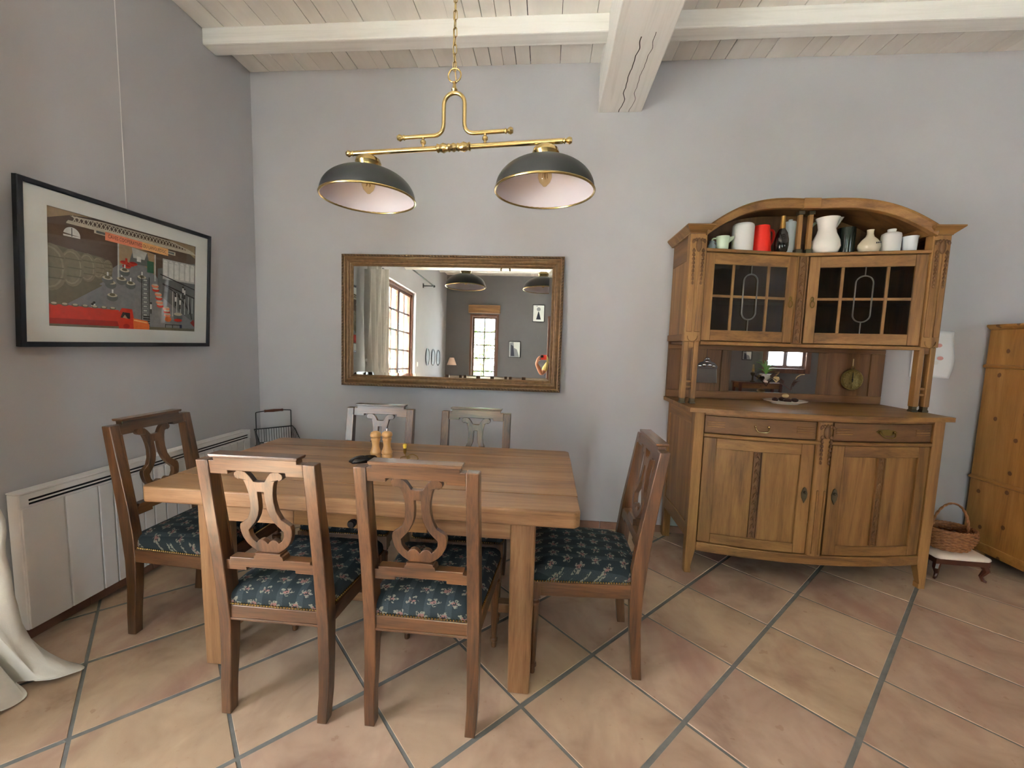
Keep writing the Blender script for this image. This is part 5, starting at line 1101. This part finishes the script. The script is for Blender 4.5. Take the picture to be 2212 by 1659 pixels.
# left hand (image left): fingers close on the phone's left end from below, thumb behind it
arm('l', (.255, -1.80, 1.345), (.055, -1.68, 1.075), (-.022, -1.500, 1.225), (-.020, -1.468, 1.272),
    [[(-.012, -1.446, 1.305), (.006, -1.438, 1.328), (.026, -1.438, 1.338)], [(-.004, -1.446, 1.296), (.008, -1.438, 1.316), (.026, -1.438, 1.320)], [(.004, -1.446, 1.285), (.014, -1.438, 1.302), (.027, -1.438, 1.304)], [(.010, -1.448, 1.274), (.020, -1.440, 1.282), (.032, -1.440, 1.277)]],
    [(-.004, -1.472, 1.300), (.016, -1.462, 1.318), (.042, -1.455, 1.322)])
arm('r', (.575, -1.80, 1.345), (.52, -1.66, 1.075), (.285, -1.520, 1.220), (.245, -1.482, 1.262),
    [[(.222, -1.452, 1.300), (.206, -1.440, 1.326), (.188, -1.439, 1.336)], [(.218, -1.450, 1.288), (.204, -1.440, 1.312), (.188, -1.439, 1.318)], [(.212, -1.450, 1.278), (.200, -1.440, 1.298), (.187, -1.439, 1.302)], [(.206, -1.452, 1.270), (.194, -1.442, 1.280), (.184, -1.441, 1.277)]],
    [(.220, -1.480, 1.296), (.198, -1.464, 1.314), (.170, -1.456, 1.318)])
skin('body', B, E_2, 'pelvis', 'skin', pe)
C_ = {k: (B[k][0], tuple(r + .014 for r in B[k][1]) if isinstance(B[k][1], tuple) else B[k][1] + .014) for k in ('pelvis', 'waist', 'chest', 'shl', 'shr', 'ell', 'elr')}
for n_ in 'lr': a, b = Vector(B['sh' + n_][0]), Vector(B['el' + n_][0]); C_['el' + n_] = (tuple(a + (b - a) * .88), .056)
C_['neck0'] = (B['neck0'][0], .06); C_['pelvis'] = ((0, 0, .84), (.155, .125))
skin('shirt', C_, [('pelvis', 'waist'), ('waist', 'chest'), ('chest', 'neck0'), ('chest', 'shl'), ('chest', 'shr'), ('shl', 'ell'), ('shr', 'elr')], 'pelvis', 'shirt', pe)
D_ = {'pelvis': ((0, 0, .90), (.146, .112))}; ed = []
for n_ in 'lr':
    for k in ('hip', 'knee', 'calf', 'ank'): D_[k + n_] = (B[k + n_][0], B[k + n_][1] + .016)
    ed += [('pelvis', 'hip' + n_), ('hip' + n_, 'knee' + n_), ('knee' + n_, 'calf' + n_), ('calf' + n_, 'ank' + n_)]
skin('trousers', D_, ed, 'pelvis', 'denim', pe)
for s in (-1, 1): m_ = MB(); m_.loft([[(s * .095 + .045 * k * math.cos(a) * (.85 + .15 * math.sin(a)), .055 + .125 * k * math.sin(a), z) for a in [2 * PI * i / 20 for i in range(20)]] for z, k in ((.001, .95), (.02, 1), (.05, .96), (.075, .75), (.085, .4))]); m_.build('shoe', 'frame_black', pe, smooth=60)
m_ = MB(); m_.sphere((-.03, .005, 1.565), .098, 20, .92, 1.02, 1.0); m_.v = [(x, y if y < .06 or z > 1.59 else min(y, .065), z) for x, y, z in m_.v]; m_.build('hair', 'hair', pe, smooth=60)
for s in (-1, 1): MB().sphere((-.03 + s * .030, .108, 1.545), .011, 10).build('eye', 'clay_white', pe, smooth=True); MB().sphere((-.03 + s * .078, .03, 1.53), .02, 10, .4, .8, 1.3).build('ear', 'skin', pe, smooth=True)
MB().tube([(-.03, .105, 1.545), (-.03, .130, 1.515), (-.03, .112, 1.505)], [.008, .013, .009], 8).build('nose', 'skin', pe, smooth=True); MB().sphere((-.03, .108, 1.478), .022, 10, 1, .4, .3).build('mouth', 'pink_print', pe, smooth=True)
